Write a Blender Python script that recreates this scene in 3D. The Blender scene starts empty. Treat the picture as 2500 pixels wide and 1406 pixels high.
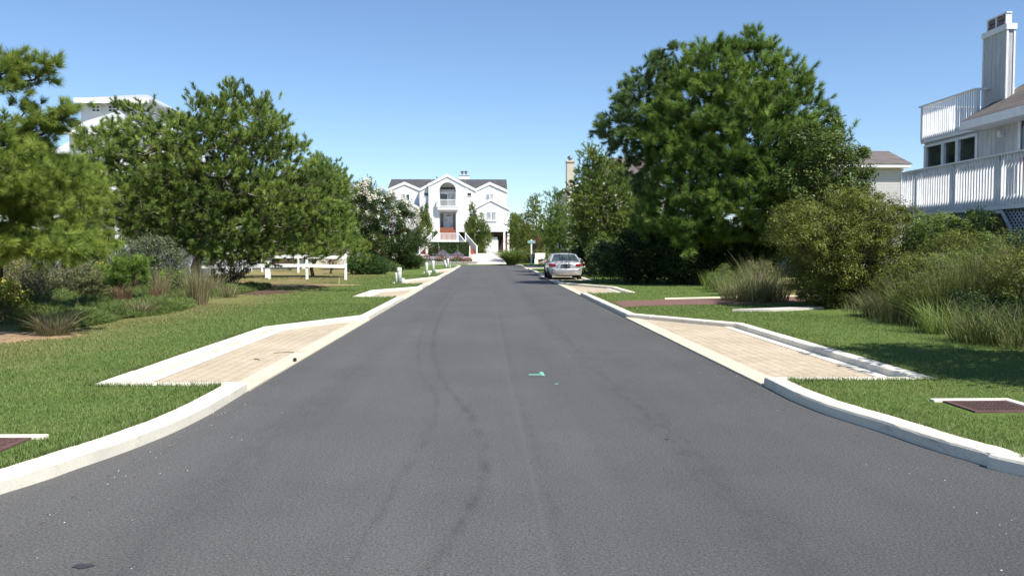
import bpy, math
import numpy as np
from math import radians, sin, cos, tan, pi, hypot
D = bpy.data
SC = bpy.context.scene
COL = SC.collection
# ------------------------------------------------------------------ camera
F = 2500 * 30.0 / 36.0
YAW = math.atan(57 / F); PITCH = math.atan(92 / F); EYE = 1.6
cam = D.cameras.new('camera'); cam.lens = 30; cam.sensor_width = 36; cam.clip_end = 3000; cam.clip_start = 0.05
camo = D.objects.new('camera', cam); COL.objects.link(camo)
camo.location = (0, 0, EYE); camo.rotation_euler = (pi / 2 - PITCH, 0, -YAW)
SC.camera = camo
# ------------------------------------------------------------------ sky and sun
SUN_AZ, SUN_EL = radians(40), radians(54)          # azimuth to the right of straight behind the camera
w = D.worlds.new('World'); SC.world = w; w.use_nodes = True
nt = w.node_tree; bg = nt.nodes['Background']
sky = nt.nodes.new('ShaderNodeTexSky'); sky.sky_type = 'NISHITA'; sky.sun_disc = False
sky.sun_elevation = SUN_EL; sky.sun_rotation = pi - SUN_AZ
sky.air_density = 0.9; sky.dust_density = 0.1; sky.ozone_density = 5.4; sky.altitude = 0
nt.links.new(sky.outputs[0], bg.inputs[0]); bg.inputs[1].default_value = 0.112
sl = D.lights.new('sun', 'SUN'); sl.energy = 5.0; sl.angle = radians(0.53); sl.color = (1.0, 0.955, 0.88)
so = D.objects.new('sun', sl); COL.objects.link(so)
so.location = (20, -20, 40)
from mathutils import Vector, Matrix, Euler
sdir = Vector((sin(SUN_AZ) * cos(SUN_EL), -cos(SUN_AZ) * cos(SUN_EL), sin(SUN_EL)))
so.rotation_euler = sdir.to_track_quat('Z', 'Y').to_euler()
SC.view_settings.view_transform = 'Standard'; SC.view_settings.look = 'None'
SC.view_settings.exposure = 0.56; SC.view_settings.gamma = 1.0
SC.cycles.max_bounces = 6; SC.cycles.diffuse_bounces = 2; SC.cycles.transmission_bounces = 4
SC.cycles.transparent_max_bounces = 4; SC.cycles.caustics_reflective = False; SC.cycles.caustics_refractive = False
# ------------------------------------------------------------------ picture to world
RM = camo.rotation_euler.to_matrix()
def ray(px, py):
    return RM @ Vector(((px - 1250) / F, (703 - py) / F, -1.0))
def P(px, py, Y):
    d = ray(px, py); t = Y / d.y
    return (d.x * t, Y, EYE + d.z * t)
def G(px, py, z=0.0):
    d = ray(px, py); t = (z - EYE) / d.z
    return (d.x * t, d.y * t, z)
def XX(px, Y): return P(px, 612, Y)[0]
def ZZ(py, Y): return P(1193, py, Y)[2]
# ------------------------------------------------------------------ terrain height
def sstep(a, b, v):
    t = np.clip((v - a) / (b - a), 0, 1); return t * t * (3 - 2 * t)
def H(x, y):
    x = np.asarray(x, float); y = np.asarray(y, float)
    ax = np.abs(x)
    h = 0.10 + 1.15 * sstep(91.5, 113, y)
    und = 0.05 * np.sin(x * 0.55 + 1.3) * np.sin(y * 0.31 + 0.4) + 0.03 * np.sin(x * 1.1 + y * 0.7)
    return h + und * sstep(6.2, 10, ax)
# ------------------------------------------------------------------ materials
MATS = {}
def nmat(name):
    m = D.materials.new(name); m.use_nodes = True
    return m, m.node_tree, m.node_tree.nodes['Principled BSDF']
def N(t, typ, **kw):
    n = t.nodes.new(typ)
    for k, v in kw.items():
        if k.startswith('_'): n.inputs[int(k[1:]) if k[1:].isdigit() else k[1:]].default_value = v
        else: setattr(n, k, v)
    return n
def L(t, a, b): t.links.new(a, b)
def noise(t, scale, detail=4, rough=0.55, vec=None, dim=None):
    n = t.nodes.new('ShaderNodeTexNoise'); n.inputs['Scale'].default_value = scale
    n.inputs['Detail'].default_value = detail; n.inputs['Roughness'].default_value = rough
    if vec is not None: L(t, vec, n.inputs['Vector'])
    return n
def coords(t, scale=(1, 1, 1)):
    tc = t.nodes.new('ShaderNodeNewGeometry'); mp = t.nodes.new('ShaderNodeMapping'); mp.inputs['Scale'].default_value = scale
    L(t, tc.outputs['Position'], mp.inputs['Vector']); return mp.outputs['Vector']
def ramp(t, fac, stops):
    r = t.nodes.new('ShaderNodeValToRGB'); e = r.color_ramp.elements
    while len(e) < len(stops): e.new(0.5)
    for i, (p, c) in enumerate(stops):
        e[i].position = p; e[i].color = (*c, 1) if len(c) == 3 else c
    L(t, fac, r.inputs['Fac']); return r.outputs['Color']
def mix(t, fac, a, b, mode='MIX'):
    m = t.nodes.new('ShaderNodeMix'); m.data_type = 'RGBA'; m.blend_type = mode
    if hasattr(fac, 'is_linked'): L(t, fac, m.inputs[0])
    else: m.inputs[0].default_value = fac
    for v, i in ((a, 6), (b, 7)):
        if hasattr(v, 'is_linked'): L(t, v, m.inputs[i])
        else: m.inputs[i].default_value = (*v, 1)
    return m.outputs[2]
def mth(t, op, a, b=None, clamp=False):
    m = t.nodes.new('ShaderNodeMath'); m.operation = op; m.use_clamp = clamp
    for v, i in ((a, 0), (b, 1)):
        if v is None: continue
        if hasattr(v, 'is_linked'): L(t, v, m.inputs[i])
        else: m.inputs[i].default_value = v
    return m.outputs[0]
def bump(t, b, h, strength=0.3, dist=0.02):
    n = t.nodes.new('ShaderNodeBump'); n.inputs['Strength'].default_value = strength; n.inputs['Distance'].default_value = dist
    L(t, h, n.inputs['Height']); L(t, n.outputs[0], b.inputs['Normal'])
def plain(name, c, rough=0.6, metal=0.0, var=0.12, scale=6.0, bmp=0.0, spec=0.5):
    if name in MATS: return MATS[name]
    m, t, b = nmat(name); v = coords(t)
    n = noise(t, scale, 5, 0.6, v)
    a = tuple(x * (1 - var) for x in c); d = tuple(min(1, x * (1 + var)) for x in c)
    L(t, ramp(t, n.outputs[0], [(0.3, a), (0.7, d)]), b.inputs['Base Color'])
    b.inputs['Roughness'].default_value = rough; b.inputs['Metallic'].default_value = metal
    b.inputs['Specular IOR Level'].default_value = spec
    if bmp: bump(t, b, n.outputs[0], bmp, 0.01)
    MATS[name] = m; return m
def foliage(name, stops, transl=0.25, rough=0.55, spec=0.25, dry=False):
    m, t, b = nmat(name)
    at = t.nodes.new('ShaderNodeAttribute'); at.attribute_name = 'tint'
    v = coords(t); n = noise(t, 0.9, 3, 0.6, v)
    f = mth(t, 'ADD', mth(t, 'MULTIPLY', at.outputs['Fac'], 0.75), mth(t, 'MULTIPLY', n.outputs[0], 0.5))
    f = mth(t, 'SUBTRACT', f, 0.12, True)
    c = ramp(t, f, stops)
    if dry:
        g = t.nodes.new('ShaderNodeNewGeometry'); sp = t.nodes.new('ShaderNodeSeparateXYZ'); L(t, g.outputs['Position'], sp.inputs[0]); n1 = noise(t, 0.55, 5, 0.65, v)
        e = mth(t, 'ADD', mth(t, 'MULTIPLY', sp.outputs['X'], -1.0), mth(t, 'MULTIPLY', n1.outputs[0], 3.6)); fl = mth(t, 'DIVIDE', mth(t, 'SUBTRACT', e, 7.4), 2.4, True)
        e2 = mth(t, 'ADD', sp.outputs['X'], mth(t, 'MULTIPLY', n1.outputs[0], 2.5)); fr = mth(t, 'DIVIDE', mth(t, 'SUBTRACT', e2, 9.5), 2.0, True)
        c = mix(t, mth(t, 'MAXIMUM', fl, fr), c, ramp(t, f, [(0.1, (0.10, 0.11, 0.03)), (0.5, (0.20, 0.19, 0.07)), (0.9, (0.38, 0.33, 0.17))]))
    L(t, c, b.inputs['Base Color'])
    b.inputs['Roughness'].default_value = rough; b.inputs['Specular IOR Level'].default_value = spec
    tr = t.nodes.new('ShaderNodeBsdfTranslucent')
    hs = t.nodes.new('ShaderNodeHueSaturation'); hs.inputs['Value'].default_value = 1.25; hs.inputs['Hue'].default_value = 0.487
    L(t, c, hs.inputs['Color']); L(t, hs.outputs[0], tr.inputs['Color'])
    mx = t.nodes.new('ShaderNodeMixShader'); mx.inputs[0].default_value = transl
    L(t, b.outputs[0], mx.inputs[1]); L(t, tr.outputs[0], mx.inputs[2])
    L(t, mx.outputs[0], t.nodes['Material Output'].inputs[0])
    MATS[name] = m; return m
FOL = {  # low needle stops darkened to paint deep shade between the tufts
 'pine_near': foliage('needles_long_yellow_green', [(0.15, (0.070, 0.115, 0.024)), (0.45, (0.185, 0.260, 0.048)), (0.82, (0.360, 0.430, 0.085))], 0.3),
 'pine_dark': foliage('needles_deep_green', [(0.15, (0.040, 0.075, 0.020)), (0.45, (0.130, 0.195, 0.040)), (0.80, (0.320, 0.400, 0.085))], 0.22),
 'pine_bright': foliage('needles_fresh_green', [(0.16, (0.036, 0.078, 0.020)), (0.46, (0.112, 0.195, 0.036)), (0.82, (0.290, 0.395, 0.075))], 0.22),
 'pine_blue': foliage('needles_blue_green', [(0.15, (0.030, 0.062, 0.026)), (0.45, (0.085, 0.150, 0.046)), (0.82, (0.190, 0.275, 0.085))], 0.22),
 'pine_yellow': foliage('needles_yellowish', [(0.1, (0.070, 0.119, 0.028)), (0.5, (0.154, 0.210, 0.042)), (0.9, (0.266, 0.294, 0.056))], 0.3),
 'broad': foliage('leaves_broad_dark', [(0.1, (0.034, 0.062, 0.016)), (0.5, (0.085, 0.135, 0.026)), (0.9, (0.175, 0.230, 0.050))], 0.28, 0.45, 0.4),
 'olive': foliage('leaves_olive', [(0.05, (0.050, 0.070, 0.012)), (0.40, (0.125, 0.155, 0.024)), (0.72, (0.215, 0.250, 0.048)), (1.0, (0.280, 0.210, 0.055))], 0.3, 0.5, 0.35),
 'sage': foliage('leaves_sage', [(0.1, (0.050, 0.070, 0.032)), (0.5, (0.115, 0.145, 0.070)), (0.9, (0.230, 0.270, 0.160))], 0.22),
 'fresh': foliage('leaves_fresh', [(0.1, (0.070, 0.120, 0.024)), (0.5, (0.165, 0.240, 0.052)), (0.9, (0.290, 0.360, 0.095))], 0.35),
 'crape': foliage('leaves_crape_myrtle', [(0.1, (0.022, 0.045, 0.012)), (0.6, (0.056, 0.100, 0.022)), (0.95, (0.140, 0.150, 0.040))], 0.2),
 'box': foliage('leaves_boxwood', [(0.1, (0.029, 0.060, 0.017)), (0.9, (0.074, 0.126, 0.034))], 0.15),
 'mugo': foliage('needles_mugo', [(0.1, (0.036, 0.087, 0.025)), (0.9, (0.112, 0.196, 0.050))], 0.2),
 'creeper': foliage('juniper_creeping_green', [(0.1, (0.055, 0.095, 0.022)), (0.5, (0.130, 0.190, 0.045)), (0.9, (0.240, 0.290, 0.100))], 0.25),
 'tan': foliage('grass_dry_tan', [(0.1, (0.130, 0.135, 0.050)), (0.5, (0.270, 0.240, 0.120)), (0.9, (0.480, 0.420, 0.270))], 0.35),
 'rust': foliage('dried_rust_brown', [(0.1, (0.085, 0.050, 0.028)), (0.5, (0.200, 0.120, 0.070)), (0.9, (0.340, 0.240, 0.150))], 0.2),
 'reed': foliage('grass_tall_green', [(0.1, (0.040, 0.068, 0.015)), (0.5, (0.098, 0.142, 0.034)), (0.9, (0.240, 0.255, 0.090))], 0.3),
 'straw_green': foliage('grass_straw_green', [(0.1, (0.070, 0.092, 0.028)), (0.5, (0.185, 0.205, 0.070)), (0.9, (0.38, 0.36, 0.18))], 0.3),
 'shade': foliage('leaves_shade_dark', [(0.1, (0.012, 0.028, 0.009)), (0.6, (0.036, 0.070, 0.018)), (0.95, (0.120, 0.165, 0.045))], 0.2),  # undergrowth shade put into the leaf colour
 'gold': foliage('flowers_golden', [(0.1, (0.22, 0.24, 0.03)), (0.9, (0.50, 0.46, 0.06))], 0.3),
 'white': foliage('flowers_white', [(0.1, (0.55, 0.52, 0.38)), (0.9, (0.82, 0.80, 0.68))], 0.25),
 'pink': foliage('flowers_red_pink', [(0.1, (0.42, 0.04, 0.06)), (0.9, (0.70, 0.12, 0.14))], 0.25),
 'lav': foliage('flowers_lavender', [(0.1, (0.20, 0.16, 0.24)), (0.9, (0.42, 0.36, 0.46))], 0.3),
 'cream': foliage('flowers_cream_flat', [(0.1, (0.38, 0.36, 0.22)), (0.9, (0.62, 0.58, 0.40))], 0.2),
 'turf': foliage('turf_blades', [(0.05, (0.045, 0.088, 0.020)), (0.5, (0.120, 0.180, 0.042)), (0.95, (0.280, 0.335, 0.125))], 0.3, 0.6, 0.2, True),
}
BARK = plain('bark_brown', (0.075, 0.052, 0.038), 0.9, var=0.45, scale=14, bmp=0.5)
BARKG = plain('bark_grey', (0.14, 0.115, 0.095), 0.9, var=0.4, scale=14, bmp=0.5)
# ---- asphalt
def mk_asphalt():
    m, t, b = nmat('asphalt'); v = coords(t)
    fine = noise(t, 230, 2, 0.7, v); med = noise(t, 62, 4, 0.8, v)
    big = noise(t, 0.4, 5, 0.65, v); streak = noise(t, 1.0, 5, 0.65, coords(t, (1.5, 0.12, 1)))
    vo = t.nodes.new('ShaderNodeTexVoronoi'); vo.inputs['Scale'].default_value = 75; L(t, v, vo.inputs['Vector'])
    c = ramp(t, fine.outputs[0], [(0.3, (0.039, 0.0388, 0.038)), (0.65, (0.108, 0.106, 0.1025))])
    c = mix(t, 1.0, c, ramp(t, med.outputs[0], [(0.36, (0.52, 0.52, 0.525)), (0.64, (1.48, 1.48, 1.47))]), 'MULTIPLY')
    c = mix(t, 1.0, c, ramp(t, big.outputs[0], [(0.32, (0.90, 0.90, 0.905)), (0.70, (1.10, 1.10, 1.095))]), 'MULTIPLY')
    c = mix(t, 1.0, c, ramp(t, streak.outputs[0], [(0.34, (0.93, 0.93, 0.93)), (0.68, (1.07, 1.07, 1.07))]), 'MULTIPLY')
    g = t.nodes.new('ShaderNodeNewGeometry'); sp = t.nodes.new('ShaderNodeSeparateXYZ'); L(t, g.outputs['Position'], sp.inputs[0])
    X_, Y_ = sp.outputs['X'], sp.outputs['Y']
    brk = noise(t, 5.0, 5, 0.8, coords(t, (1.6, 0.5, 1))); bmask = ramp(t, brk.outputs[0], [(0.40, (0, 0, 0)), (0.60, (1, 1, 1))])
    def curve(pts):
        n = t.nodes.new('ShaderNodeFloatCurve'); L(t, mth(t, 'DIVIDE', Y_, 40.0, True), n.inputs['Value']); cv = n.mapping.curves[0]
        while len(cv.points) < len(pts): cv.points.new(0.5, 0.5)
        for k, (yy, xx) in enumerate(pts): cv.points[k].location = (yy / 40.0, xx / 4.0 + 0.5)
        n.mapping.update(); return mth(t, 'MULTIPLY', mth(t, 'SUBTRACT', n.outputs[0], 0.5), 4.0)
    def track(pts, wd, s, col=(0.022, 0.022, 0.023), mask=True, wb=.07):
        nonlocal c
        wob = noise(t, 1.6, 2, 0.5, coords(t, (0, 1, 0)))
        d = mth(t, 'ABSOLUTE', mth(t, 'SUBTRACT', mth(t, 'ADD', X_, mth(t, 'MULTIPLY', mth(t, 'SUBTRACT', wob.outputs[0], .5), wb)), curve(pts)))
        k = mth(t, 'SUBTRACT', 1.0, mth(t, 'DIVIDE', d, wd), True); 
        if mask: k = mth(t, 'MULTIPLY', k, bmask)
        c = mix(t, mth(t, 'MULTIPLY', k, s), c, col)
    track([(0, -.6), (3.6, -.42), (4.4, -.25), (5.3, -.12), (6.0, -.03), (7.6, -.10), (9.2, -.36), (11.6, -.70), (18, -1.1), (40, -1.2)], .07, .42)
    track([(0, -1.0), (6, -.62), (8.2, -.52), (11.6, -.95), (18, -1.35), (40, -1.4)], .05, .28)
    track([(0, .34), (4.2, .32), (11.6, .24), (40, .2)], 0.022, .16, (0.13, 0.13, 0.127), False, .015)
    track([(0, .42), (4.2, .40), (11.6, .32), (40, .28)], .06, .2, wb=.02)
    track([(0, 1.7), (10, 1.5), (20, 1.35), (40, 1.3)], .28, .28); track([(0, -1.9), (10, -1.8), (20, -1.7), (40, -1.65)], .3, .22)
    vo2 = t.nodes.new('ShaderNodeTexVoronoi'); vo2.inputs['Scale'].default_value = 11; L(t, v, vo2.inputs['Vector'])
    c = mix(t, mth(t, 'MULTIPLY', mth(t, 'LESS_THAN', vo2.outputs['Distance'], 0.045), 0.6), c, (0.26, 0.255, 0.245))
    c = mix(t, mth(t, 'MULTIPLY', mth(t, 'LESS_THAN', vo.outputs['Distance'], 0.20), 0.45), c, (0.17, 0.17, 0.168))
    L(t, c, b.inputs['Base Color']); b.inputs['Roughness'].default_value = 0.7; b.inputs['Specular IOR Level'].default_value = 0.3; b.inputs['Diffuse Roughness'].default_value = 1.0
    bump(t, b, mth(t, 'ADD', med.outputs[0], vo.outputs['Distance']), 0.6, 0.006)
    return m
ASPH = mk_asphalt()
def mk_concrete(name, base, dirt, k=0.65):
    m, t, b = nmat(name); v = coords(t)
    n1 = noise(t, 1.1, 6, 0.65, v); n2 = noise(t, 60, 3, 0.6, v); n3 = noise(t, 4.5, 5, 0.75, v)
    c = ramp(t, n2.outputs[0], [(0.3, tuple(x * 0.86 for x in base)), (0.7, base)])
    f = mth(t, 'MULTIPLY', ramp(t, n1.outputs[0], [(0.48, (0, 0, 0)), (0.72, (1, 1, 1))]), k)
    c = mix(t, f, c, dirt)
    f2 = mth(t, 'MULTIPLY', ramp(t, n3.outputs[0], [(0.58, (0, 0, 0)), (0.70, (1, 1, 1))]), k * 0.6)
    c = mix(t, f2, c, tuple(x * 0.62 for x in dirt))
    n4 = noise(t, 1.0, 6, 0.75, coords(t, (9, 1.4, 9))); f3 = mth(t, 'MULTIPLY', ramp(t, n4.outputs[0], [(0.60, (0, 0, 0)), (0.68, (1, 1, 1))]), k * 0.7)
    c = mix(t, f3, c, tuple(x * 0.45 for x in dirt))
    L(t, c, b.inputs['Base Color']); b.inputs['Roughness'].default_value = 0.85
    bump(t, b, n2.outputs[0], 0.35, 0.004); MATS[name] = m
    return m
KERB = mk_concrete('kerb_concrete', (0.74, 0.69, 0.57), (0.46, 0.43, 0.37))
BAND = mk_concrete('band_concrete', (0.64, 0.57, 0.42), (0.44, 0.40, 0.32), 0.6)
DRIVE = mk_concrete('drive_concrete', (0.60, 0.56, 0.51), (0.48, 0.44, 0.39), 0.4)
def mk_pavers():
    m, t, b = nmat('clay_pavers'); 
    g = t.nodes.new('ShaderNodeNewGeometry'); sp = t.nodes.new('ShaderNodeSeparateXYZ'); L(t, g.outputs['Position'], sp.inputs[0])
    cb = t.nodes.new('ShaderNodeCombineXYZ'); L(t, sp.outputs['Y'], cb.inputs[0]); L(t, sp.outputs['X'], cb.inputs[1])
    br = t.nodes.new('ShaderNodeTexBrick'); L(t, cb.outputs[0], br.inputs['Vector'])
    br.inputs['Scale'].default_value = 1; br.inputs['Brick Width'].default_value = 0.30; br.inputs['Row Height'].default_value = 0.15
    br.inputs['Mortar Size'].default_value = 0.006; br.inputs['Mortar Smooth'].default_value = 0.15; br.inputs['Bias'].default_value = -0.1
    br.inputs['Color1'].default_value = (0.47, 0.392, 0.282, 1); br.inputs['Color2'].default_value = (0.515, 0.437, 0.325, 1)
    br.inputs['Mortar'].default_value = (0.31, 0.25, 0.17, 1)
    v = coords(t); n = noise(t, 7, 5, 0.7, v); n2 = noise(t, 90, 3, 0.6, v); n3 = noise(t, 0.8, 4, 0.6, v)
    c = mix(t, 1.0, br.outputs['Color'], ramp(t, n.outputs[0], [(0.3, (0.88, 0.87, 0.86)), (0.7, (1.08, 1.07, 1.06))]), 'MULTIPLY')
    c = mix(t, 1.0, c, ramp(t, n2.outputs[0], [(0.3, (0.88, 0.88, 0.88)), (0.7, (1.1, 1.1, 1.1))]), 'MULTIPLY')
    c = mix(t, 1.0, c, ramp(t, n3.outputs[0], [(0.3, (0.88, 0.86, 0.84)), (0.7, (1.1, 1.1, 1.1))]), 'MULTIPLY')
    L(t, c, b.inputs['Base Color']); b.inputs['Roughness'].default_value = 0.85
    bump(t, b, mth(t, 'ADD', mth(t, 'MULTIPLY', br.outputs['Fac'], -1.0), mth(t, 'MULTIPLY', n2.outputs[0], 0.3)), 0.6, 0.006)
    return m
PAVE = mk_pavers()
def mk_lawn():
    m, t, b = nmat('lawn_ground'); v = coords(t)
    g = t.nodes.new('ShaderNodeNewGeometry'); sp = t.nodes.new('ShaderNodeSeparateXYZ'); L(t, g.outputs['Position'], sp.inputs[0])
    n1 = noise(t, 0.55, 5, 0.65, v); n2 = noise(t, 22, 4, 0.75, v); n3 = noise(t, 3.2, 4, 0.7, v); n4 = noise(t, 0.9, 5, 0.7, coords(t, (1, 0.55, 1)))
    green = ramp(t, n2.outputs[0], [(0.28, (0.036, 0.064, 0.015)), (0.5, (0.090, 0.148, 0.032)), (0.72, (0.185, 0.260, 0.075))])
    green = mix(t, mth(t, 'MULTIPLY', n3.outputs[0], 0.4), green, (0.125, 0.165, 0.045))
    n5 = noise(t, 1.4, 5, 0.7, v); green = mix(t, mth(t, 'MULTIPLY', ramp(t, n5.outputs[0], [(0.5, (0, 0, 0)), (0.7, (1, 1, 1))]), 0.45), green, (0.19, 0.17, 0.06))
    olive = ramp(t, n2.outputs[0], [(0.28, (0.085, 0.080, 0.030)), (0.5, (0.185, 0.180, 0.065)), (0.72, (0.330, 0.290, 0.140))])
    soil = ramp(t, n2.outputs[0], [(0.3, (0.16, 0.095, 0.05)), (0.7, (0.38, 0.26, 0.155))])
    ax = mth(t, 'MULTIPLY', sp.outputs['X'], -1.0)
    e = mth(t, 'ADD', ax, mth(t, 'MULTIPLY', n1.outputs[0], 3.6))
    f = mth(t, 'DIVIDE', mth(t, 'SUBTRACT', e, 7.4), 2.4, True)            # left verge turns to rough grass
    c = mix(t, f, green, olive)
    f2 = mth(t, 'MULTIPLY', mth(t, 'DIVIDE', mth(t, 'SUBTRACT', n4.outputs[0], 0.52), 0.07, True), mth(t, 'DIVIDE', mth(t, 'SUBTRACT', e, 10.2), 1.0, True))
    c = mix(t, f2, c, soil)
    er = mth(t, 'ADD', sp.outputs['X'], mth(t, 'MULTIPLY', n1.outputs[0], 2.5))
    fr = mth(t, 'DIVIDE', mth(t, 'SUBTRACT', er, 9.5), 2.0, True)
    c = mix(t, fr, c, olive)
    L(t, c, b.inputs['Base Color']); b.inputs['Roughness'].default_value = 0.95; b.inputs['Specular IOR Level'].default_value = 0.1
    bump(t, b, n2.outputs[0], 0.9, 0.03)
    return m
LAWN = mk_lawn()
def mk_siding(name, c, pitch=0.14, axis='Z', depth=0.6, dirt=0.10, line=0.72):
    m, t, b = nmat(name)
    g = t.nodes.new('ShaderNodeNewGeometry'); sp = t.nodes.new('ShaderNodeSeparateXYZ'); L(t, g.outputs['Position'], sp.inputs[0])
    if axis == 'Z': co = sp.outputs['Z']
    else: co = mth(t, 'ADD', sp.outputs['X'], sp.outputs['Y'])
    fr = mth(t, 'FRACT', mth(t, 'DIVIDE', co, pitch))
    n = noise(t, 1.6, 5, 0.7, coords(t, (1, 1, 0.35))); n2 = noise(t, 9, 4, 0.7, coords(t, (1, 1, 0.2)))
    base = ramp(t, n.outputs[0], [(0.35, tuple(x * (1 - dirt) for x in c)), (0.65, c)])
    base = mix(t, 1.0, base, ramp(t, n2.outputs[0], [(0.3, (1 - dirt,) * 3), (0.6, (1, 1, 1))]), 'MULTIPLY')
    ln = mth(t, 'LESS_THAN', fr, 0.09)
    base = mix(t, mth(t, 'MULTIPLY', ln, 1 - line), base, (0.08, 0.08, 0.08))
    L(t, base, b.inputs['Base Color']); b.inputs['Roughness'].default_value = 0.55
    bump(t, b, fr if axis == 'Z' else mth(t, 'GREATER_THAN', fr, 0.09), depth, 0.012)
    MATS[name] = m; return m
SIDE = mk_siding('white_clapboard', (0.88, 0.875, 0.86), 0.2, 'Z', 0.4, 0.02, 0.9)
SIDEG = mk_siding('grey_clapboard', (0.60, 0.59, 0.57), 0.16, 'Z', 0.9, 0.08, 0.55)
SIDEB = mk_siding('beige_clapboard', (0.66, 0.60, 0.47), 0.18, 'Z', 0.7, 0.08, 0.7)
SIDEV = mk_siding('weathered_board_siding', (0.57, 0.575, 0.585), 0.20, 'V', 0.8, 0.22, 0.75)
TRIM = plain('white_trim', (0.86, 0.86, 0.84), 0.5, var=0.04, scale=3)
TRIMW = plain('weathered_white_paint', (0.76, 0.765, 0.77), 0.6, var=0.10, scale=5)
def mk_shingle(name, c, rh=0.14):
    m, t, b = nmat(name)
    g = t.nodes.new('ShaderNodeNewGeometry'); sp = t.nodes.new('ShaderNodeSeparateXYZ'); L(t, g.outputs['Position'], sp.inputs[0])
    cb = t.nodes.new('ShaderNodeCombineXYZ'); L(t, mth(t, 'ADD', sp.outputs['X'], sp.outputs['Y']), cb.inputs[0]); L(t, mth(t, 'MULTIPLY', sp.outputs['Z'], 2.0), cb.inputs[1])
    br = t.nodes.new('ShaderNodeTexBrick'); L(t, cb.outputs[0], br.inputs['Vector'])
    br.inputs['Scale'].default_value = 1; br.inputs['Brick Width'].default_value = 0.3; br.inputs['Row Height'].default_value = rh; br.inputs['Mortar Size'].default_value = 0.012
    br.inputs['Color1'].default_value = (*[x * 0.75 for x in c], 1); br.inputs['Color2'].default_value = (*[x * 1.25 for x in c], 1); br.inputs['Mortar'].default_value = (*[x * 0.4 for x in c], 1)
    n = noise(t, 40, 3, 0.6, coords(t))
    cc = mix(t, 1.0, br.outputs['Color'], ramp(t, n.outputs[0], [(0.3, (0.8,) * 3), (0.7, (1.2,) * 3)]), 'MULTIPLY')
    L(t, cc, b.inputs['Base Color']); b.inputs['Roughness'].default_value = 0.9
    bump(t, b, br.outputs['Fac'], -0.5, 0.01); return m
ROOFD = mk_shingle('charcoal_shingles', (0.075, 0.075, 0.08))
ROOFB = mk_shingle('brown_shingles', (0.145, 0.122, 0.108), 0.28)
ROOFM = plain('white_standing_seam_metal', (0.50, 0.51, 0.52), 0.35, var=0.05)
def mk_glass(name, c=(0.03, 0.035, 0.04), rough=0.06):
    m, t, b = nmat(name); n = noise(t, 1.5, 3, 0.5, coords(t))
    L(t, ramp(t, n.outputs[0], [(0.35, tuple(x * 0.6 for x in c)), (0.65, tuple(x * 1.5 for x in c))]), b.inputs['Base Color'])
    b.inputs['Roughness'].default_value = rough; b.inputs['Specular IOR Level'].default_value = 0.8; MATS[name] = m; return m
GLASS = mk_glass('dark_window_glass'); GLASSB = mk_glass('blind_window_glass', (0.38, 0.40, 0.40), 0.12)
CEDAR = plain('cedar_red_wood', (0.27, 0.095, 0.05), 0.6, var=0.28, scale=9)
DARKW = plain('brown_wood_and_shade', (0.045, 0.028, 0.022), 0.8, var=0.3, scale=5)  # timber treads; also painted for the dark inside unlit openings
# ------------------------------------------------------------------ object helpers
WLOC = {}
def setp(o, label=None, cat=None, group=None, kind=None):
    if label: o['label'] = label
    if cat: o['category'] = cat
    if group: o['group'] = group
    if kind: o['kind'] = kind
    return o
def thing(name, label, cat, loc=(0, 0, 0), group=None):
    o = D.objects.new(name, None); COL.objects.link(o); o.location = loc; o.empty_display_size = 0.3
    WLOC[o.name] = Vector(loc); return setp(o, label, cat, group)
def link(name, me, mat, parent=None, smooth=False, loc=None):
    o = D.objects.new(name, me); COL.objects.link(o)
    if mat is not None: me.materials.append(mat)
    if parent is not None:
        o.parent = parent; off = WLOC[parent.name]; WLOC[o.name] = off
    elif loc is not None:
        o.location = loc; off = Vector(loc); WLOC[o.name] = off
    else:
        off = Vector((0, 0, 0)); WLOC[o.name] = off
    if off.length > 0: me.transform(Matrix.Translation(-off))
    if smooth:
        me.polygons.foreach_set('use_smooth', np.ones(len(me.polygons), bool))
    return o
def npmesh(name, V, Fc, tint=None):
    V = np.asarray(V, np.float32); Fc = np.asarray(Fc, np.int32); k = Fc.shape[1]
    me = D.meshes.new(name); me.vertices.add(len(V)); me.vertices.foreach_set('co', V.ravel())
    me.loops.add(Fc.size); me.loops.foreach_set('vertex_index', Fc.ravel())
    me.polygons.add(len(Fc)); me.polygons.foreach_set('loop_start', np.arange(0, Fc.size, k, dtype=np.int32))
    try: me.polygons.foreach_set('loop_total', np.full(len(Fc), k, np.int32))
    except Exception: pass
    if tint is not None:
        a = me.attributes.new('tint', 'FLOAT', 'POINT'); a.data.foreach_set('value', np.asarray(tint, np.float32))
    me.update(calc_edges=True); return me
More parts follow.
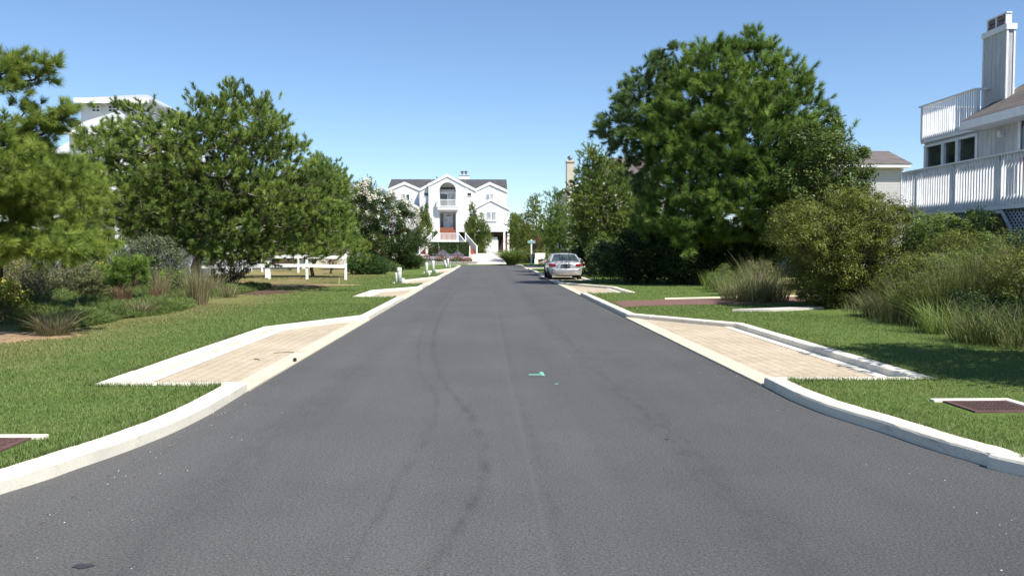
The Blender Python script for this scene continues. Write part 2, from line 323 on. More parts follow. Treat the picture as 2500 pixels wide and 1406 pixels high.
class MB:
    def __init__(s): s.v = []; s.f = []
    def add(s, vs, fs):
        n = len(s.v); s.v += [tuple(map(float, q)) for q in vs]; s.f += [tuple(i + n for i in f) for f in fs]; return s
    def box(s, x0, x1, y0, y1, z0, z1):
        x0, x1 = sorted((x0, x1)); y0, y1 = sorted((y0, y1)); z0, z1 = sorted((z0, z1))
        return s.add([(x0, y0, z0), (x1, y0, z0), (x1, y1, z0), (x0, y1, z0), (x0, y0, z1), (x1, y0, z1), (x1, y1, z1), (x0, y1, z1)],
                     [(0, 3, 2, 1), (4, 5, 6, 7), (0, 1, 5, 4), (1, 2, 6, 5), (2, 3, 7, 6), (3, 0, 4, 7)])
    def beam(s, a, b, wx, wz, up=(0, 0, 1)):          # rectangular bar between two points
        a = Vector(a); b = Vector(b); d = (b - a).normalized(); u = Vector(up)
        if abs(d.dot(u)) > 0.98: u = Vector((0, 1, 0))
        r = d.cross(u).normalized(); u = r.cross(d).normalized()
        vs = []
        for p in (a, b):
            for i, j in ((-1, -1), (1, -1), (1, 1), (-1, 1)): vs.append(p + r * (wx / 2 * i) + u * (wz / 2 * j))
        return s.add(vs, [(0, 1, 2, 3), (7, 6, 5, 4), (0, 4, 5, 1), (1, 5, 6, 2), (2, 6, 7, 3), (3, 7, 4, 0)])
    def prism(s, poly, y0, y1):                        # polygon in x,z extruded along y
        n = len(poly); vs = [(x, y0, z) for x, z in poly] + [(x, y1, z) for x, z in poly]
        return s.add(vs, [tuple(range(n)), tuple(range(2 * n - 1, n - 1, -1))] + [(i, i + n, (i + 1) % n + n, (i + 1) % n) for i in range(n)])
    def prismx(s, poly, x0, x1):                       # polygon in y,z extruded along x
        n = len(poly); vs = [(x0, y, z) for y, z in poly] + [(x1, y, z) for y, z in poly]
        return s.add(vs, [tuple(range(n)), tuple(range(2 * n - 1, n - 1, -1))] + [(i, i + n, (i + 1) % n + n, (i + 1) % n) for i in range(n)])
    def prismz(s, poly, z0, z1):
        n = len(poly); vs = [(x, y, z0) for x, y in poly] + [(x, y, z1) for x, y in poly]
        return s.add(vs, [tuple(range(n)), tuple(range(2 * n - 1, n - 1, -1))] + [(i, i + n, (i + 1) % n + n, (i + 1) % n) for i in range(n)])
    def tube(s, pts, rad, n=7, cap=True):
        pts = [Vector(p) for p in pts]; m = len(pts)
        if not hasattr(rad, '__len__'): rad = [rad] * m
        base = len(s.v); ref = Vector((0.31, 0.17, 0.93))
        for i, p in enumerate(pts):
            d = (pts[min(i + 1, m - 1)] - pts[max(i - 1, 0)]).normalized()
            r = d.cross(ref)
            if r.length < 1e-3: r = d.cross(Vector((1, 0, 0)))
            r.normalize(); u = r.cross(d)
            for k in range(n):
                a = 2 * pi * k / n; s.v.append(tuple(p + (r * cos(a) + u * sin(a)) * rad[i]))
        for i in range(m - 1):
            for k in range(n):
                a = base + i * n + k; b = base + i * n + (k + 1) % n; s.f.append((a, b, b + n, a + n))
        if cap:
            s.f.append(tuple(base + k for k in range(n - 1, -1, -1))); s.f.append(tuple(base + (m - 1) * n + k for k in range(n)))
        return s
    def lathe(s, prof, c=(0, 0, 0), n=16, axis='z'):    # profile (r, h) turned about z (or x)
        base = len(s.v)
        for r, h in prof:
            for k in range(n):
                a = 2 * pi * k / n; q = (r * cos(a), r * sin(a), h)
                if axis == 'x': q = (h, r * cos(a), r * sin(a))
                s.v.append((c[0] + q[0], c[1] + q[1], c[2] + q[2]))
        for i in range(len(prof) - 1):
            for k in range(n):
                a = base + i * n + k; b = base + i * n + (k + 1) % n; s.f.append((a, b, b + n, a + n))
        s.f.append(tuple(base + k for k in range(n - 1, -1, -1))); s.f.append(tuple(base + (len(prof) - 1) * n + k for k in range(n)))
        return s
    def build(s, name, mat, parent=None, smooth=False, loc=None, bevel=0):
        me = D.meshes.new(name); me.from_pydata(s.v, [], s.f); me.update()
        import bmesh
        b = bmesh.new(); b.from_mesh(me); bmesh.ops.recalc_face_normals(b, faces=b.faces); b.to_mesh(me); b.free()
        o = link(name, me, mat, parent, smooth, loc)
        if bevel:
            md = o.modifiers.new('bevel', 'BEVEL'); md.width = bevel; md.segments = 2; md.limit_method = 'ANGLE'
        return o
def struct(o): o['kind'] = 'structure'; return o
def sheet(name, pts, z, mat, step=None):               # flat polygon sheet
    m = MB(); m.add([(x, y, z) for x, y in pts], [tuple(range(len(pts)))]); return m.build(name, mat)
# ================================================================== THE SETTING
KH = 0.11
def g2(px, py, z=0): q = G(px, py, z); return (q[0], q[1])
near_L = [(-16, -4.6), (-9.5, -1.6), (-6.0, 1.0), (-4.1, 3.4)] + [g2(0, 1207), g2(192, 1143), g2(320, 1098), g2(432, 1052), g2(512, 1012)]
near_R = [(17, -4.6), (11, -1.6), (7.2, 1.2), (5.0, 3.7)] + [g2(2500, 1164), g2(2399, 1135), g2(2269, 1096), g2(2148, 1054), g2(2016, 1012), g2(1930, 977)]
def smooth(pts, n=5):
    q = [np.array(p, float) for p in pts]; q = [2 * q[0] - q[1]] + q + [2 * q[-1] - q[-2]]; out = []
    for i in range(1, len(q) - 2):
        for k in range(n):
            s = k / n; a, b, c, d = q[i - 1:i + 3]; out.append(tuple(.5 * ((2 * b) + (c - a) * s + (2 * a - 5 * b + 4 * c - d) * s * s + (3 * b - a - 3 * c + d) * s ** 3)))
    return out + [tuple(q[-2])]
near_L = smooth(near_L); near_R = smooth(near_R)
XL, XR = -2.74, 3.24                                   # road edges
BL = [(9.75, 16.75, 19.6), (27.75, 32.0, 35.2), (38.75, 42.6, 49.0), (56.9, 62.0, 72.0)]     # bays: near, back corner, far
BR = [(9.95, 17.3, 20.0), (30.1, 34.9, 39.8), (42.3, 51.0, 54.0), (70.8, 78.0, 82.5)]
XBL, XBR = -4.2, 5.02
KL = list(near_L); KR = list(near_R)
for a, b, c in BL: KL += [(XL, a), (XBL, a), (XBL, b), (XL, c)]
for a, b, c in BR: KR += [(XR, a), (XBR, a), (XBR, b), (XR, c)]
KL += [(XL, 84.5), (-3.1, 87.5), (-4.4, 90.0), (-9, 91.2), (-16, 91.6)]
KR += [(XR, 84.2), (3.05, 87.5), (2.5, 91.0)]
def offset(poly, d):
    out = []; n = len(poly)
    for i in range(n):
        p = np.array(poly[i], float); ds = []
        if i > 0: v = p - np.array(poly[i - 1], float); ds.append(v / np.linalg.norm(v))
        if i < n - 1: v = np.array(poly[i + 1], float) - p; ds.append(v / np.linalg.norm(v))
        ns = [np.array((-v[1], v[0])) for v in ds]
        nn = sum(ns); nn = nn / np.linalg.norm(nn); k = 1 / max(0.45, float(nn @ ns[0]))
        q = p + nn * d * k; out.append((float(q[0]), float(q[1])))
    return out
def kerb(name, line, side, width=0.235):
    # densify with joints every 3 m: a joint is a short pinch of the profile
    st = []
    for i in range(len(line) - 1):
        a = np.array(line[i], float); b = np.array(line[i + 1], float); ln = np.linalg.norm(b - a)
        st.append((tuple(a), 0))
        if ln > 1.3:
            k = max(1, int(ln / 1.5))
            for j in range(k):
                t = (j + 0.5) / k
                for dt, fl in ((-0.012, 0), (0, 1), (0.012, 0)):
                    st.append((tuple(a + (b - a) * (t + dt / ln)), fl))
    st.append((tuple(line[-1]), 0))
    pl = [s[0] for s in st]; rng = np.random.default_rng(5)
    prof = [(0.0, -0.1), (0.012, KH - 0.028), (0.022, KH - 0.010), (0.045, KH), (width - 0.03, KH + 0.002), (width - 0.005, KH - 0.012), (width, -0.1)]
    rows = [offset(pl, side * pr[0]) for pr in prof]
    V = []; Fc = []; m = len(prof)
    jit = 0.0
    for i in range(len(pl)):
        for k, (o, z) in enumerate(prof):
            x, y = rows[k][i]
            if st[i][1] and 0 < k < m - 1: z -= 0.03
            V.append((x, y, z + (rng.normal(0, 0.0015) if 0 < k < m - 1 else 0)))
    for i in range(len(pl) - 1):
        for k in range(m - 1):
            Fc.append((i * m + k, (i + 1) * m + k, (i + 1) * m + k + 1, i * m + k + 1))
    mb = MB(); mb.add(V, Fc); return struct(mb.build(name, KERB))
kerb('kerb', KL, 1); kerb('kerb', KR, -1)
# ground far and wide, one sheet under everything
gx = np.array(sorted(set(list(np.arange(-60, 61, 2.0)) + [-900, -500, -250, -150, -100, -80, 80, 100, 150, 250, 500, 900])))
gy = np.array(sorted(set([-300, -120, -60, -40, -20, -10, 0] + list(np.arange(4, 92, 4)) + [92.0] + list(np.arange(93, 150, 1.5)) + [160, 180, 220, 300, 450, 700, 1200])))
GX, GY = np.meshgrid(gx, gy)
GZ = H(GX, GY); GZ = np.where((GY < 91.9), -0.22, GZ)
nx = len(gx); V = np.stack([GX, GY, GZ], -1).reshape(-1, 3)
idx = np.arange(len(V)).reshape(GX.shape)
Fq = np.stack([idx[:-1, :-1], idx[:-1, 1:], idx[1:, 1:], idx[1:, :-1]], -1).reshape(-1, 4)
o = link('ground', npmesh('ground', V, Fq), LAWN, smooth=True); struct(o)
def lawn(name, line, side, xo):
    ln = offset(line, side * 0.13); pts = []
    for i in range(len(ln) - 1):
        a = np.array(ln[i]); b = np.array(ln[i + 1]); k = max(1, int(np.linalg.norm(b - a) / 0.6))
        for j in range(k): pts.append(a + (b - a) * j / k)
    pts.append(np.array(ln[-1]))
    fr = np.array([0, .01, .03, .06, .10, .15, .21, .3, .4, .5, .65, .8, 1.0]); V = []
    for p in pts:
        for f in fr:
            x = p[0] + (xo - p[0]) * f; y = p[1]; V.append((x, y, float(H(x, y)) - 0.012 * (f == 0)))
    m = len(fr); Fc = [(i * m + k, i * m + k + 1, (i + 1) * m + k + 1, (i + 1) * m + k) for i in range(len(pts) - 1) for k in range(m - 1)]
    mb = MB(); mb.add(V, Fc); return struct(mb.build(name, LAWN))
lawn('lawn', [p for p in KL if p[0] > -9.2 or p[1] < 50] + [(-9.2, 92.0)], 1, -70)
lawn('lawn', KR + [(2.5, 92.0)], -1, 70)
# road
road = [p for p in KL if p[1] < 9] + [(XL, 9.75), (XL, 84.5), (-3.1, 87.5), (-4.4, 90), (-4.4, 91.1), (2.5, 91.1), (3.05, 87.5), (XR, 84.2), (XR, 9.95)] + [p for p in reversed(KR) if p[1] < 9] + [(60, -40), (-60, -40)]
road = [(-60, -4.6)] + road[:-2] + [(60, -4.6), (60, -40), (-60, -40)]
struct(sheet('road', road, 0.0, ASPH))
# paver bays, their flush bands and the gutter strips
for bays, xe, xb, s in ((BL, XL, XBL, -1), (BR, XR, XBR, 1)):
    for a, b, c in bays:
        e = 0.27
        slope = (c - b) / abs(xe - xb)
        struct(sheet('parking_bay', [(xe + s * e, a - 0.05), (xb + s * 0.08, a - 0.05), (xb + s * 0.08, b), (xe + s * e, c - slope * e + 0.05)], 0.016, PAVE))
        m = MB(); m.prismz([(xe - s * 0.02, a - 0.01), (xe + s * e, a - 0.01), (xe + s * e, c - slope * e), (xe - s * 0.02, c + 0.02)], -0.08, 0.026)
        struct(m.build('flush_band', BAND, bevel=0.008))
        g_ = 0.17
        struct(sheet('gutter_strip', [(xb - s * g_, a + 0.02), (xb + s * 0.06, a + 0.02), (xb + s * 0.06, b + 0.05), (xb - s * g_, b + slope * g_ - 0.05)], 0.022, KERB))
# forecourt of the far house
struct(sheet('road_edge_strip', [(-4.3, 90.85), (2.55, 90.85), (2.55, 91.25), (-4.3, 91.25)], 0.012, KERB))
def drape(name, x0f, x1f, y0, y1, mat, lift=0.012, ny=40, nxs=14):
    V = []; 
    for i in range(ny + 1):
        y = y0 + (y1 - y0) * i / ny; a, b = x0f(y), x1f(y)
        for k in range(nxs + 1):
            x = a + (b - a) * k / nxs; z = float(H(x, y)) + lift
            if y < 92.0: z = 0.014 + (z - 0.014) * max(0, (y - 91.2) / 0.8)
            V.append((x, y, z))
    m = nxs + 1; Fc = [(i * m + k, i * m + k + 1, (i + 1) * m + k + 1, (i + 1) * m + k) for i in range(ny) for k in range(nxs)]
    mb = MB(); mb.add(V, Fc); return struct(mb.build(name, mat, smooth=True))
drape('driveway', lambda y: -2.3 - 9.5 * float(sstep(98, 104, y)), lambda y: 2.5 + 0.7 * float(sstep(92, 110, y)), 91.2, 116, DRIVE)
# red gravel path crossing the right verge, with its pale edging
GRAV = plain('red_gravel', (0.165, 0.085, 0.070), 0.95, var=0.75, scale=42, bmp=1.0)
pv = [(3.45, 22.3), (4.4, 22.9), (8.2, 24.0), (12.5, 25.0), (12.5, 27.2), (8.4, 26.4), (5.2, 25.5), (3.45, 24.6)]
m = MB(); m.prismz(pv, 0.0, 0.115); struct(m.build('gravel_path', GRAV))
m = MB(); m.tube([(5.3, 25.6, 0.12), (8.4, 26.5, 0.13), (12.5, 27.3, 0.14)], 0.05, 6); struct(m.build('path_edging', BAND))
m = MB(); q = [G(1788, 758.5, .11), G(1990, 751, .11), G(2010, 754, .11), G(1880, 759.5, .11)]; m.prismz([(a[0], a[1]) for a in q], 0.02, 0.15)
struct(m.build('concrete_slab', DRIVE))
# survey paint on the asphalt, oil spots, patched streaks
PAINT = plain('teal_road_paint', (0.17, 0.47, 0.35), 0.7, var=0.2, scale=40)
m = MB()
q = lambda x, y: (*g2(x, y), 0.005)
m.add([q(1290.5, 914), q(1290.5, 916.3), q(1323, 916.5), q(1321, 914)], [(0, 1, 2, 3)])
m.add([q(1316, 908.5), q(1322, 917), q(1331, 918.5), q(1325.5, 908.5)], [(0, 1, 2, 3)])
m.add([q(1354, 938.5), q(1355, 936.8), q(1363.5, 936.6), q(1362, 938.2)], [(0, 1, 2, 3)])
struct(m.build('paint_mark', PAINT))
OIL = plain('tar_stain', (0.045, 0.045, 0.046), 0.5, var=0.3, scale=20)
rng = np.random.default_rng(3)
def blot(cx, cy, rx, ry, seed, mat=OIL, z=0.004, name='stain'):
    r = np.random.default_rng(seed); n = 18; pts = []
    for k in range(n):
        a = 2 * pi * k / n; f = 0.75 + 0.4 * r.random(); pts.append((cx + cos(a) * rx * f, cy + sin(a) * ry * f))
    return struct(sheet(name, pts, z, mat))
a = G(203, 1382); blot(a[0], a[1], 0.055, 0.035, 1)
for i, (px, py, r_) in enumerate(((1628, 1072, .014),)):
    a = G(px, py); blot(a[0], a[1], r_, r_ * 0.9, 10 + i)
# loose pale crumbs of stone on the asphalt by the kerbs and down the lane
V = []; Fc = []
for i in range(300):
    t = rng.random()
    if t < 0.78: y = 4 + 30 * rng.random() ** 1.7; x = XL + 0.05 + abs(rng.normal(0, 0.25)) if rng.random() < .55 else XR - 0.05 - abs(rng.normal(0, 0.25))
    else: y = 3.5 + 20 * rng.random(); x = rng.uniform(-3, 3.4)
    if t > 0.93: a = G(530 + rng.normal(0, 18), 1003 + rng.normal(0, 6)); x, y = a[0] + 0.05, a[1]
    s = 0.0022 + 0.004 * rng.random() ** 3; b = len(V)
    for k in range(4): an = k * pi / 2 + rng.random(); V.append((x + s * cos(an), y + s * sin(an), 0.001))
    V.append((x, y, 0.001 + s * 0.9)); Fc += [(b, b + 1, b + 4), (b + 1, b + 2, b + 4), (b + 2, b + 3, b + 4), (b + 3, b, b + 4)]
o = link('stone_crumbs', npmesh('stone_crumbs', V, Fc), plain('pale_crumbs', (0.55, 0.52, 0.47), 0.9, var=0.3, scale=9)); setp(o, 'tiny pale stone crumbs scattered over the dark asphalt', 'gravel', kind='stuff')
# fallen twigs and dark scuffs on the left bay
m = MB()
for (x0, y0, x1, y1, r_) in ((668, 861.5, 715, 859.5, .005), (712, 860.5, 757, 858.8, .008), (620, 877, 634, 878, .008)):
    a = G(x0, y0, .02); b = G(x1, y1, .02); m = MB(); m.tube([a, ((a[0] + b[0]) / 2, (a[1] + b[1]) / 2 + 0.01, .024), b], r_, 5); tw = m.build('fallen_twig', BARK); setp(tw, {668: 'thin brown twig on the left bay pavers, farther from the pine cone', 712: 'longer brown twig on the pavers pointing towards the pine cone', 620: 'short brown twig alone in the middle of the left bay pavers'}[x0], 'twig', 'twigs on the left bay')
# pine cone on the flush band
c = G(720, 882, 0.03); t = thing('pine_cone', 'brown pine cone lying on the cream band beside the left bay', 'pine cone', (c[0], c[1], 0.026))
m = MB(); m.lathe([(0.004, 0.0), (0.022, 0.008), (0.028, 0.02), (0.022, 0.036), (0.008, 0.052), (0.002, 0.056)], (c[0], c[1], 0.026), 10); m.build('core', BARK, t, True)
m = MB()
for i in range(46):
    a = i * 2.4; h = 0.004 + 0.045 * i / 46; r_ = 0.034 * sin(0.35 + 2.5 * i / 46)
    p = Vector((c[0], c[1], 0.026 + h)); d = Vector((cos(a), sin(a), 0.45)); s = Vector((-sin(a), cos(a), 0)) * 0.007
    m.add([p + s, p - s, p + d * r_ * 0.85 - s * 1.2 , p + d * r_, p + d * r_ * 0.85 + s * 1.2], [(0, 1, 2, 3, 4)])
m.build('scales', BARKG, t)
# storm drain grates
RUST = plain('painted_oxide_iron', (0.125, 0.068, 0.058), 0.7, var=0.25, scale=12)
BLACK = plain('hollow_shade_black', (0.008, 0.008, 0.008), 0.9, var=0.1)  # flat black painted for the shade inside hollows
def grate(corner, sx, sy, label, nb, fr):
    # corner: far inner point on the lawn; sx sign of growth in x
    x0, y0 = corner; z = 0.125
    t = thing('storm_drain', label, 'storm drain', (x0, y0, z))
    x1 = x0 + sx; y1 = y0 - sy
    m = MB(); f = 0.09
    m.box(x0 - f, x1 + f, y0, y0 + f, 0.0, z); fr > 0 and m.box(x1, x1 + f, y1 - f, y0 - 0.002, 0.0, z)
    m.build('concrete_frame', KERB, t, bevel=0.008)
    m = MB(); m.box(x0 + .002, x1 - .002, y1, y0 - .002, 0.02, 0.05); m.build('pit', BLACK, t)
    m = MB(); b = 0.035; zt = z - 0.008
    m.box(x0 + .002, x1 - .002, y0 - b, y0 - .003, 0.06, zt); m.box(x0 + .002, x1 - .002, y1, y1 + b, 0.06, zt)
    m.box(x0 + .002, x0 + b, y1 + b, y0 - b, 0.06, zt); m.box(x1 - b, x1 - .002, y1 + b, y0 - b, 0.06, zt)
    for k in range(nb):
        x = x0 + b + (x1 - x0 - 2 * b) * (k + 0.5) / nb; m.box(x - 0.008, x + 0.008, y1 + b, y0 - b, 0.06, zt - 0.002)
    for k in range(1, 5):
        y = y1 + (y0 - y1) * k / 5; m.box(x0 + b, x1 - b, y - 0.010, y + 0.010, 0.06, zt - 0.006)
    m.build('grate', RUST, t)
a = G(2452, 976, .12); b = G(2318, 982, .12); grate((b[0], a[1]), a[0] - b[0], 0.56, 'rusty red brown drain grate in the lawn right of the road', 15, 1)
a = G(78, 1066, .12); grate((a[0] - 1.0, a[1]), 1.0, 0.46, 'rusty red brown drain grate in the lawn left of the road', 20, 0)
# ================================================================== VEGETATION KIT
def unit(v): return v / (np.linalg.norm(v, axis=-1, keepdims=True) + 1e-9)
def rdir(r, n): return unit(r.normal(size=(n, 3)))
def perp(d, r):
    q = rdir(r, len(d)); return unit(np.cross(d, q))
def in_poly(x, y, poly):
    inside = np.zeros(len(x), bool); n = len(poly)
    for i in range(n):
        x0, y0 = poly[i]; x1, y1 = poly[(i + 1) % n]
        c = ((y0 > y) != (y1 > y)); xi = (x1 - x0) * (y - y0) / ((y1 - y0) if y1 != y0 else 1e-9) + x0
        inside ^= c & (x < xi)
    return inside
def edge_dist(x, y, poly):
    best = np.full(len(x), 1e9); n = len(poly)
    for i in range(n):
        a = np.array(poly[i], float); b = np.array(poly[(i + 1) % n], float); ab = b - a; l2 = ab @ ab + 1e-9
        t = np.clip(((x - a[0]) * ab[0] + (y - a[1]) * ab[1]) / l2, 0, 1)
        d = np.hypot(x - (a[0] + ab[0] * t), y - (a[1] + ab[1] * t)); best = np.minimum(best, d)
    return best
def to_world_poly(poly, Y): return [(P(px, py, Y)[0], P(px, py, Y)[2]) for px, py in poly]
def pads_in(poly, Y, depth, spacing, seed, count=400, shell=0.55, vs=1.3):
    """pad centres filling a rounded volume whose front view is poly; world x,z polygon at distance Y"""
    r = np.random.default_rng(seed); W = to_world_poly(poly, Y); A = np.array(W)
    lo, hi = A.min(0), A.max(0); out = []
    n = 9000; x = r.uniform(lo[0], hi[0], n); z = r.uniform(lo[1], hi[1], n)
    k = in_poly(x, z, W); x, z = x[k], z[k]; ed = edge_dist(x, z, W)
    k = ed > spacing * 0.28; x, z, ed = x[k], z[k], ed[k]
    R = max(ed.max(), 1e-3) if len(ed) else 1
    hd = depth * np.sqrt(np.clip(1 - (1 - np.clip(ed / R, 0, 1)) ** 2, 0, 1))
    u = r.uniform(-1, 1, len(x)); u = np.sign(u) * np.abs(u) ** shell
    y = Y + u * hd
    C = np.stack([x, y, z], 1); keep = []
    for i in range(len(C)):
        if len(keep) >= count: break
        if keep:
            d = C[keep] - C[i]; d[:, 2] *= vs
            if (np.sum(d * d, 1) < spacing ** 2).any(): continue
        keep.append(i)
    return C[keep]
def tufts(C, Dr, Ln, W, n, r, spread=1.3, stem=0.35, ptint=None):
    """bottle-brush needle sprays: C centres, Dr directions"""
    k = len(C); d = np.repeat(Dr, n, 0); c = np.repeat(C, n, 0)
    Ls = Ln * (0.7 + 0.5 * r.random(k)) * (1 if ptint is None else (0.72 + 0.5 * np.mod(ptint * 7.13, 1))); Lr = np.repeat(Ls, n)
    th = np.abs(r.normal(0.62, 0.42, k * n)).clip(0, spread)
    pp = perp(d, r); nd = unit(d * np.cos(th)[:, None] + pp * np.sin(th)[:, None])
    base = c - d * (Lr * stem * r.random(k * n))[:, None]
    tip = base + nd * (Lr * (0.75 + 0.35 * r.random(k * n)))[:, None]
    s = perp(nd, r) * (W * 0.5)
    V = np.stack([base - s, base + s, tip], 1).reshape(-1, 3)
    Fc = np.arange(len(V)).reshape(-1, 3)
    tq = r.random(k) if ptint is None else 0.5 * ptint + 0.5 * r.random(k)
    tn = np.repeat((np.repeat(tq, n) * 0.75 + r.random(k * n) * 0.25), 3)
    return V, Fc, tn
def leaves(C, size, r, aspect=0.5, up=0.4, out=None, fold=0.25, ptint=None):
    k = len(C); nrm = rdir(r, k); nrm[:, 2] = np.abs(nrm[:, 2]) + up
    if out is not None: nrm = nrm + out * 0.7
    nrm = unit(nrm); ax = perp(nrm, r); sd = np.cross(nrm, ax)
    s = size * (0.6 + 0.8 * r.random(k)); a = ax * s[:, None]; b = sd * (s * aspect)[:, None]; dn = nrm * (s * fold)[:, None]
    V = np.stack([C - a, C + b * .8 - a * .1 + dn * .6, C + a, C - b * .8 - a * .1 + dn * .6], 1).reshape(-1, 3)
    Fc = np.arange(len(V)).reshape(-1, 4)
    return V, Fc, np.repeat(r.random(k) if ptint is None else .5 * r.random(k) + .5 * ptint, 4)
def join(parts):
    V = []; Fc = []; T = []; n = 0
    for v, f, t in parts: V.append(v); Fc.append(f + n); T.append(t); n += len(v)
    return np.concatenate(V), np.concatenate(Fc), np.concatenate(T)
def pad_points(pads, rad, per, r, flat=0.6, top=0.25, shellness=0.45):
    """points in flattened balls, leaning to the upper outer shell; returns points and outward dirs"""
    k = len(pads); n = k * per; d = rdir(r, n); d[:, 2] += top; d = unit(d)
    rr = np.repeat(rad * (0.55 + 0.8 * r.random(k)), per) * (r.random(n) ** shellness)
    c = np.repeat(pads, per, 0); p = c + d * rr[:, None] * np.array([1, 1, flat]); return p, d
def limb(mb, a, b, r0, r1, r, sag=0.1, n=5, sides=6):
    a = np.array(a, float); b = np.array(b, float); ln = np.linalg.norm(b - a); pts = []
    q = r.normal(size=3) * ln * 0.05
    for i in range(n + 1):
        t = i / n; p = a + (b - a) * t; p[2] += -sag * ln * sin(pi * t) * 0.6 + 0; p += q * sin(pi * t) + (r.normal(size=3) * ln * 0.018 if 0 < i < n else 0); pts.append(p)
    mb.tube(pts, [r0 + (r1 - r0) * (i / n) ** 0.8 for i in range(n + 1)], sides, cap=False); return pts
def tree_wood(mb, base, top, pads, r, r0, r1=0.03, br0=0.045, lean=0.0, low=0.25, sub=2, padr=0.6, trunk_pts=None, rise=0.45):
    base = np.array(base, float); top = np.array(top, float); n = 12
    if trunk_pts is None:
        tp = [base + (top - base) * (i / n) + (r.normal(size=3) * np.array([1, 1, 0]) * 0.07 * (0 < i)) for i in range(n + 1)]
    else:
        q = [np.array(p, float) for p in trunk_pts]; tp = []
        for i in range(len(q) - 1): tp += [q[i], (q[i] + q[i + 1]) / 2]
        tp.append(q[-1]); n = len(tp) - 1
    mb.tube([tp[0] - np.array([0, 0, .25])] + tp, [r0 * 1.35] + [r0 + (r1 - r0) * (i / n) for i in range(n + 1)], 9)
    # branches grow outward: every pad hangs on the nearest node already grown nearer the trunk
    nodes = [t for t in tp[2:]]; dist0 = [0.0] * len(nodes); par = [-1] * len(nodes); nt_ = len(nodes); tpa = np.array(nodes)
    pd = np.array(pads); dt = np.min(np.linalg.norm(pd[:, None] - tpa[None], axis=2), axis=1)
    for k in np.argsort(dt):
        p = pd[k]; A = np.array(nodes); dd = A - p; d = np.sqrt((dd ** 2).sum(1) + (np.maximum(0, dd[:, 2]) ** 2) * 1.5); cost = d + np.array(dist0) * 0.55
        j = int(np.argmin(cost)); nodes.append(p); dist0.append(dist0[j] + float(np.linalg.norm(dd[j]))); par.append(j)
    load = np.zeros(len(nodes))
    for i in range(len(nodes) - 1, nt_ - 1, -1): load[i] += 1; load[par[i]] += load[i]
    for i in range(nt_, len(nodes)):
        a = np.array(nodes[par[i]]); b = np.array(nodes[i]); ra = min(r0 * .62, br0 * .30 * math.sqrt(load[i]) + .006); rb = min(ra, br0 * .28 * math.sqrt(max(load[i] - 1, .35)) + .003)
        limb(mb, a, b, ra, rb, r, sag=0.05, n=4, sides=5)
        if r.random() < .22:
            q = (a + b) / 2 + r.normal(size=3) * padr * np.array([.9, .9, .5]); limb(mb, (a + b) / 2, q, .012, .004, r, .05, 3, 3)
        for _ in range(sub):
            q = b + r.normal(size=3) * padr * np.array([.6, .6, .4]); limb(mb, b, q, min(rb, .014), 0.004, r, 0.05, 2, 3)
def shoots(pads, rad, M, per, Ln, W, r, up=0.6, flat=0.6):
    """upswept bottle-brush shoots: every pad carries M of them, needles set along the outer part of each"""
    k = len(pads); n = k * M; d = rdir(r, n); d[:, 2] = d[:, 2] * .55 + (up - .30) * (.3 + .9 * r.random(n)); cen = pads.mean(0)
    o = np.repeat(unit((pads - cen) * np.array([1, 1, .6])), M, 0); d = unit(d + o * .5)
    pr = rad * (0.65 + 0.7 * r.random(k)); R = np.repeat(pr, M); s0 = np.repeat(pads, M, 0) + r.normal(size=(n, 3)) * (R * .46)[:, None] * np.array([1, 1, flat]); ln = R * (.28 + .42 * r.random(n))
    D_ = np.repeat(d, per, 0); t = .12 + .88 * r.random(n * per) ** .7; bend = np.array([0, 0, 1.]) * (np.repeat(ln, per) * .2 * t * t)[:, None]
    b = np.repeat(s0, per, 0) + D_ * (np.repeat(ln, per) * t)[:, None] + bend
    th = (1.35 - .75 * t) * (.55 + .65 * r.random(n * per)); pp = perp(D_, r); nd = unit(D_ * np.cos(th)[:, None] + pp * np.sin(th)[:, None] + np.array([0, 0, .18]))
    L_ = Ln * np.repeat(.75 + .45 * r.random(n), per) * (.7 + .4 * r.random(n * per)); tip = b + nd * L_[:, None]; sd = perp(nd, r) * (W * .5)
    V = np.stack([b - sd, b + sd, tip], 1).reshape(-1, 3); tp = np.repeat(r.random(k), M); tq = np.repeat(.5 * tp + .5 * r.random(n), per)
    return V, np.arange(len(V)).reshape(-1, 3), np.repeat(np.clip(tq * .62 + .16 * r.random(n * per) + .22 * t, 0, 1), 3)
GRP = {}
def mkobj(name, tri, mat, parent): 
    V, Fc, T = tri; V = V - np.array(WLOC[parent.name])
    me = npmesh(name, V, Fc, T); o = D.objects.new(name, me); COL.objects.link(o); me.materials.append(mat); o.parent = parent; WLOC[o.name] = WLOC[parent.name]; return o
def pine(label, poly, Y, depth, base, top, mat, seed, spacing=0.75, padr=0.55, per=70, L=0.17, W=0.011, n=22, name='pine_tree', cat='tree', group=None,
         trunk=0.16, count=400, flat=0.62, up=0.55, extra=None, sub=2, bark=None, trunk_pts=None, br0=0.045, shell=0.55, rise=0.45, low=0.25, vs=1.3):
    r = np.random.default_rng(seed); pads = pads_in(poly, Y, depth, spacing, seed, count, shell, vs)
    if extra is not None: pads = np.concatenate([pads, np.array(extra, float)])
    t = thing(name, label, cat, tuple(base), group)
    mb = MB(); tree_wood(mb, base, top, pads, r, trunk, sub=sub, padr=padr, trunk_pts=trunk_pts, br0=br0, rise=rise, low=low); 
    link_mb(mb, 'trunk', bark or BARK, t)
    tot = per * n; M = max(6, int(per * .36)); mkobj('crown', shoots(pads, padr * 1.05, M, int(tot / M), L, W, r, up, flat), FOL[mat], t); return t
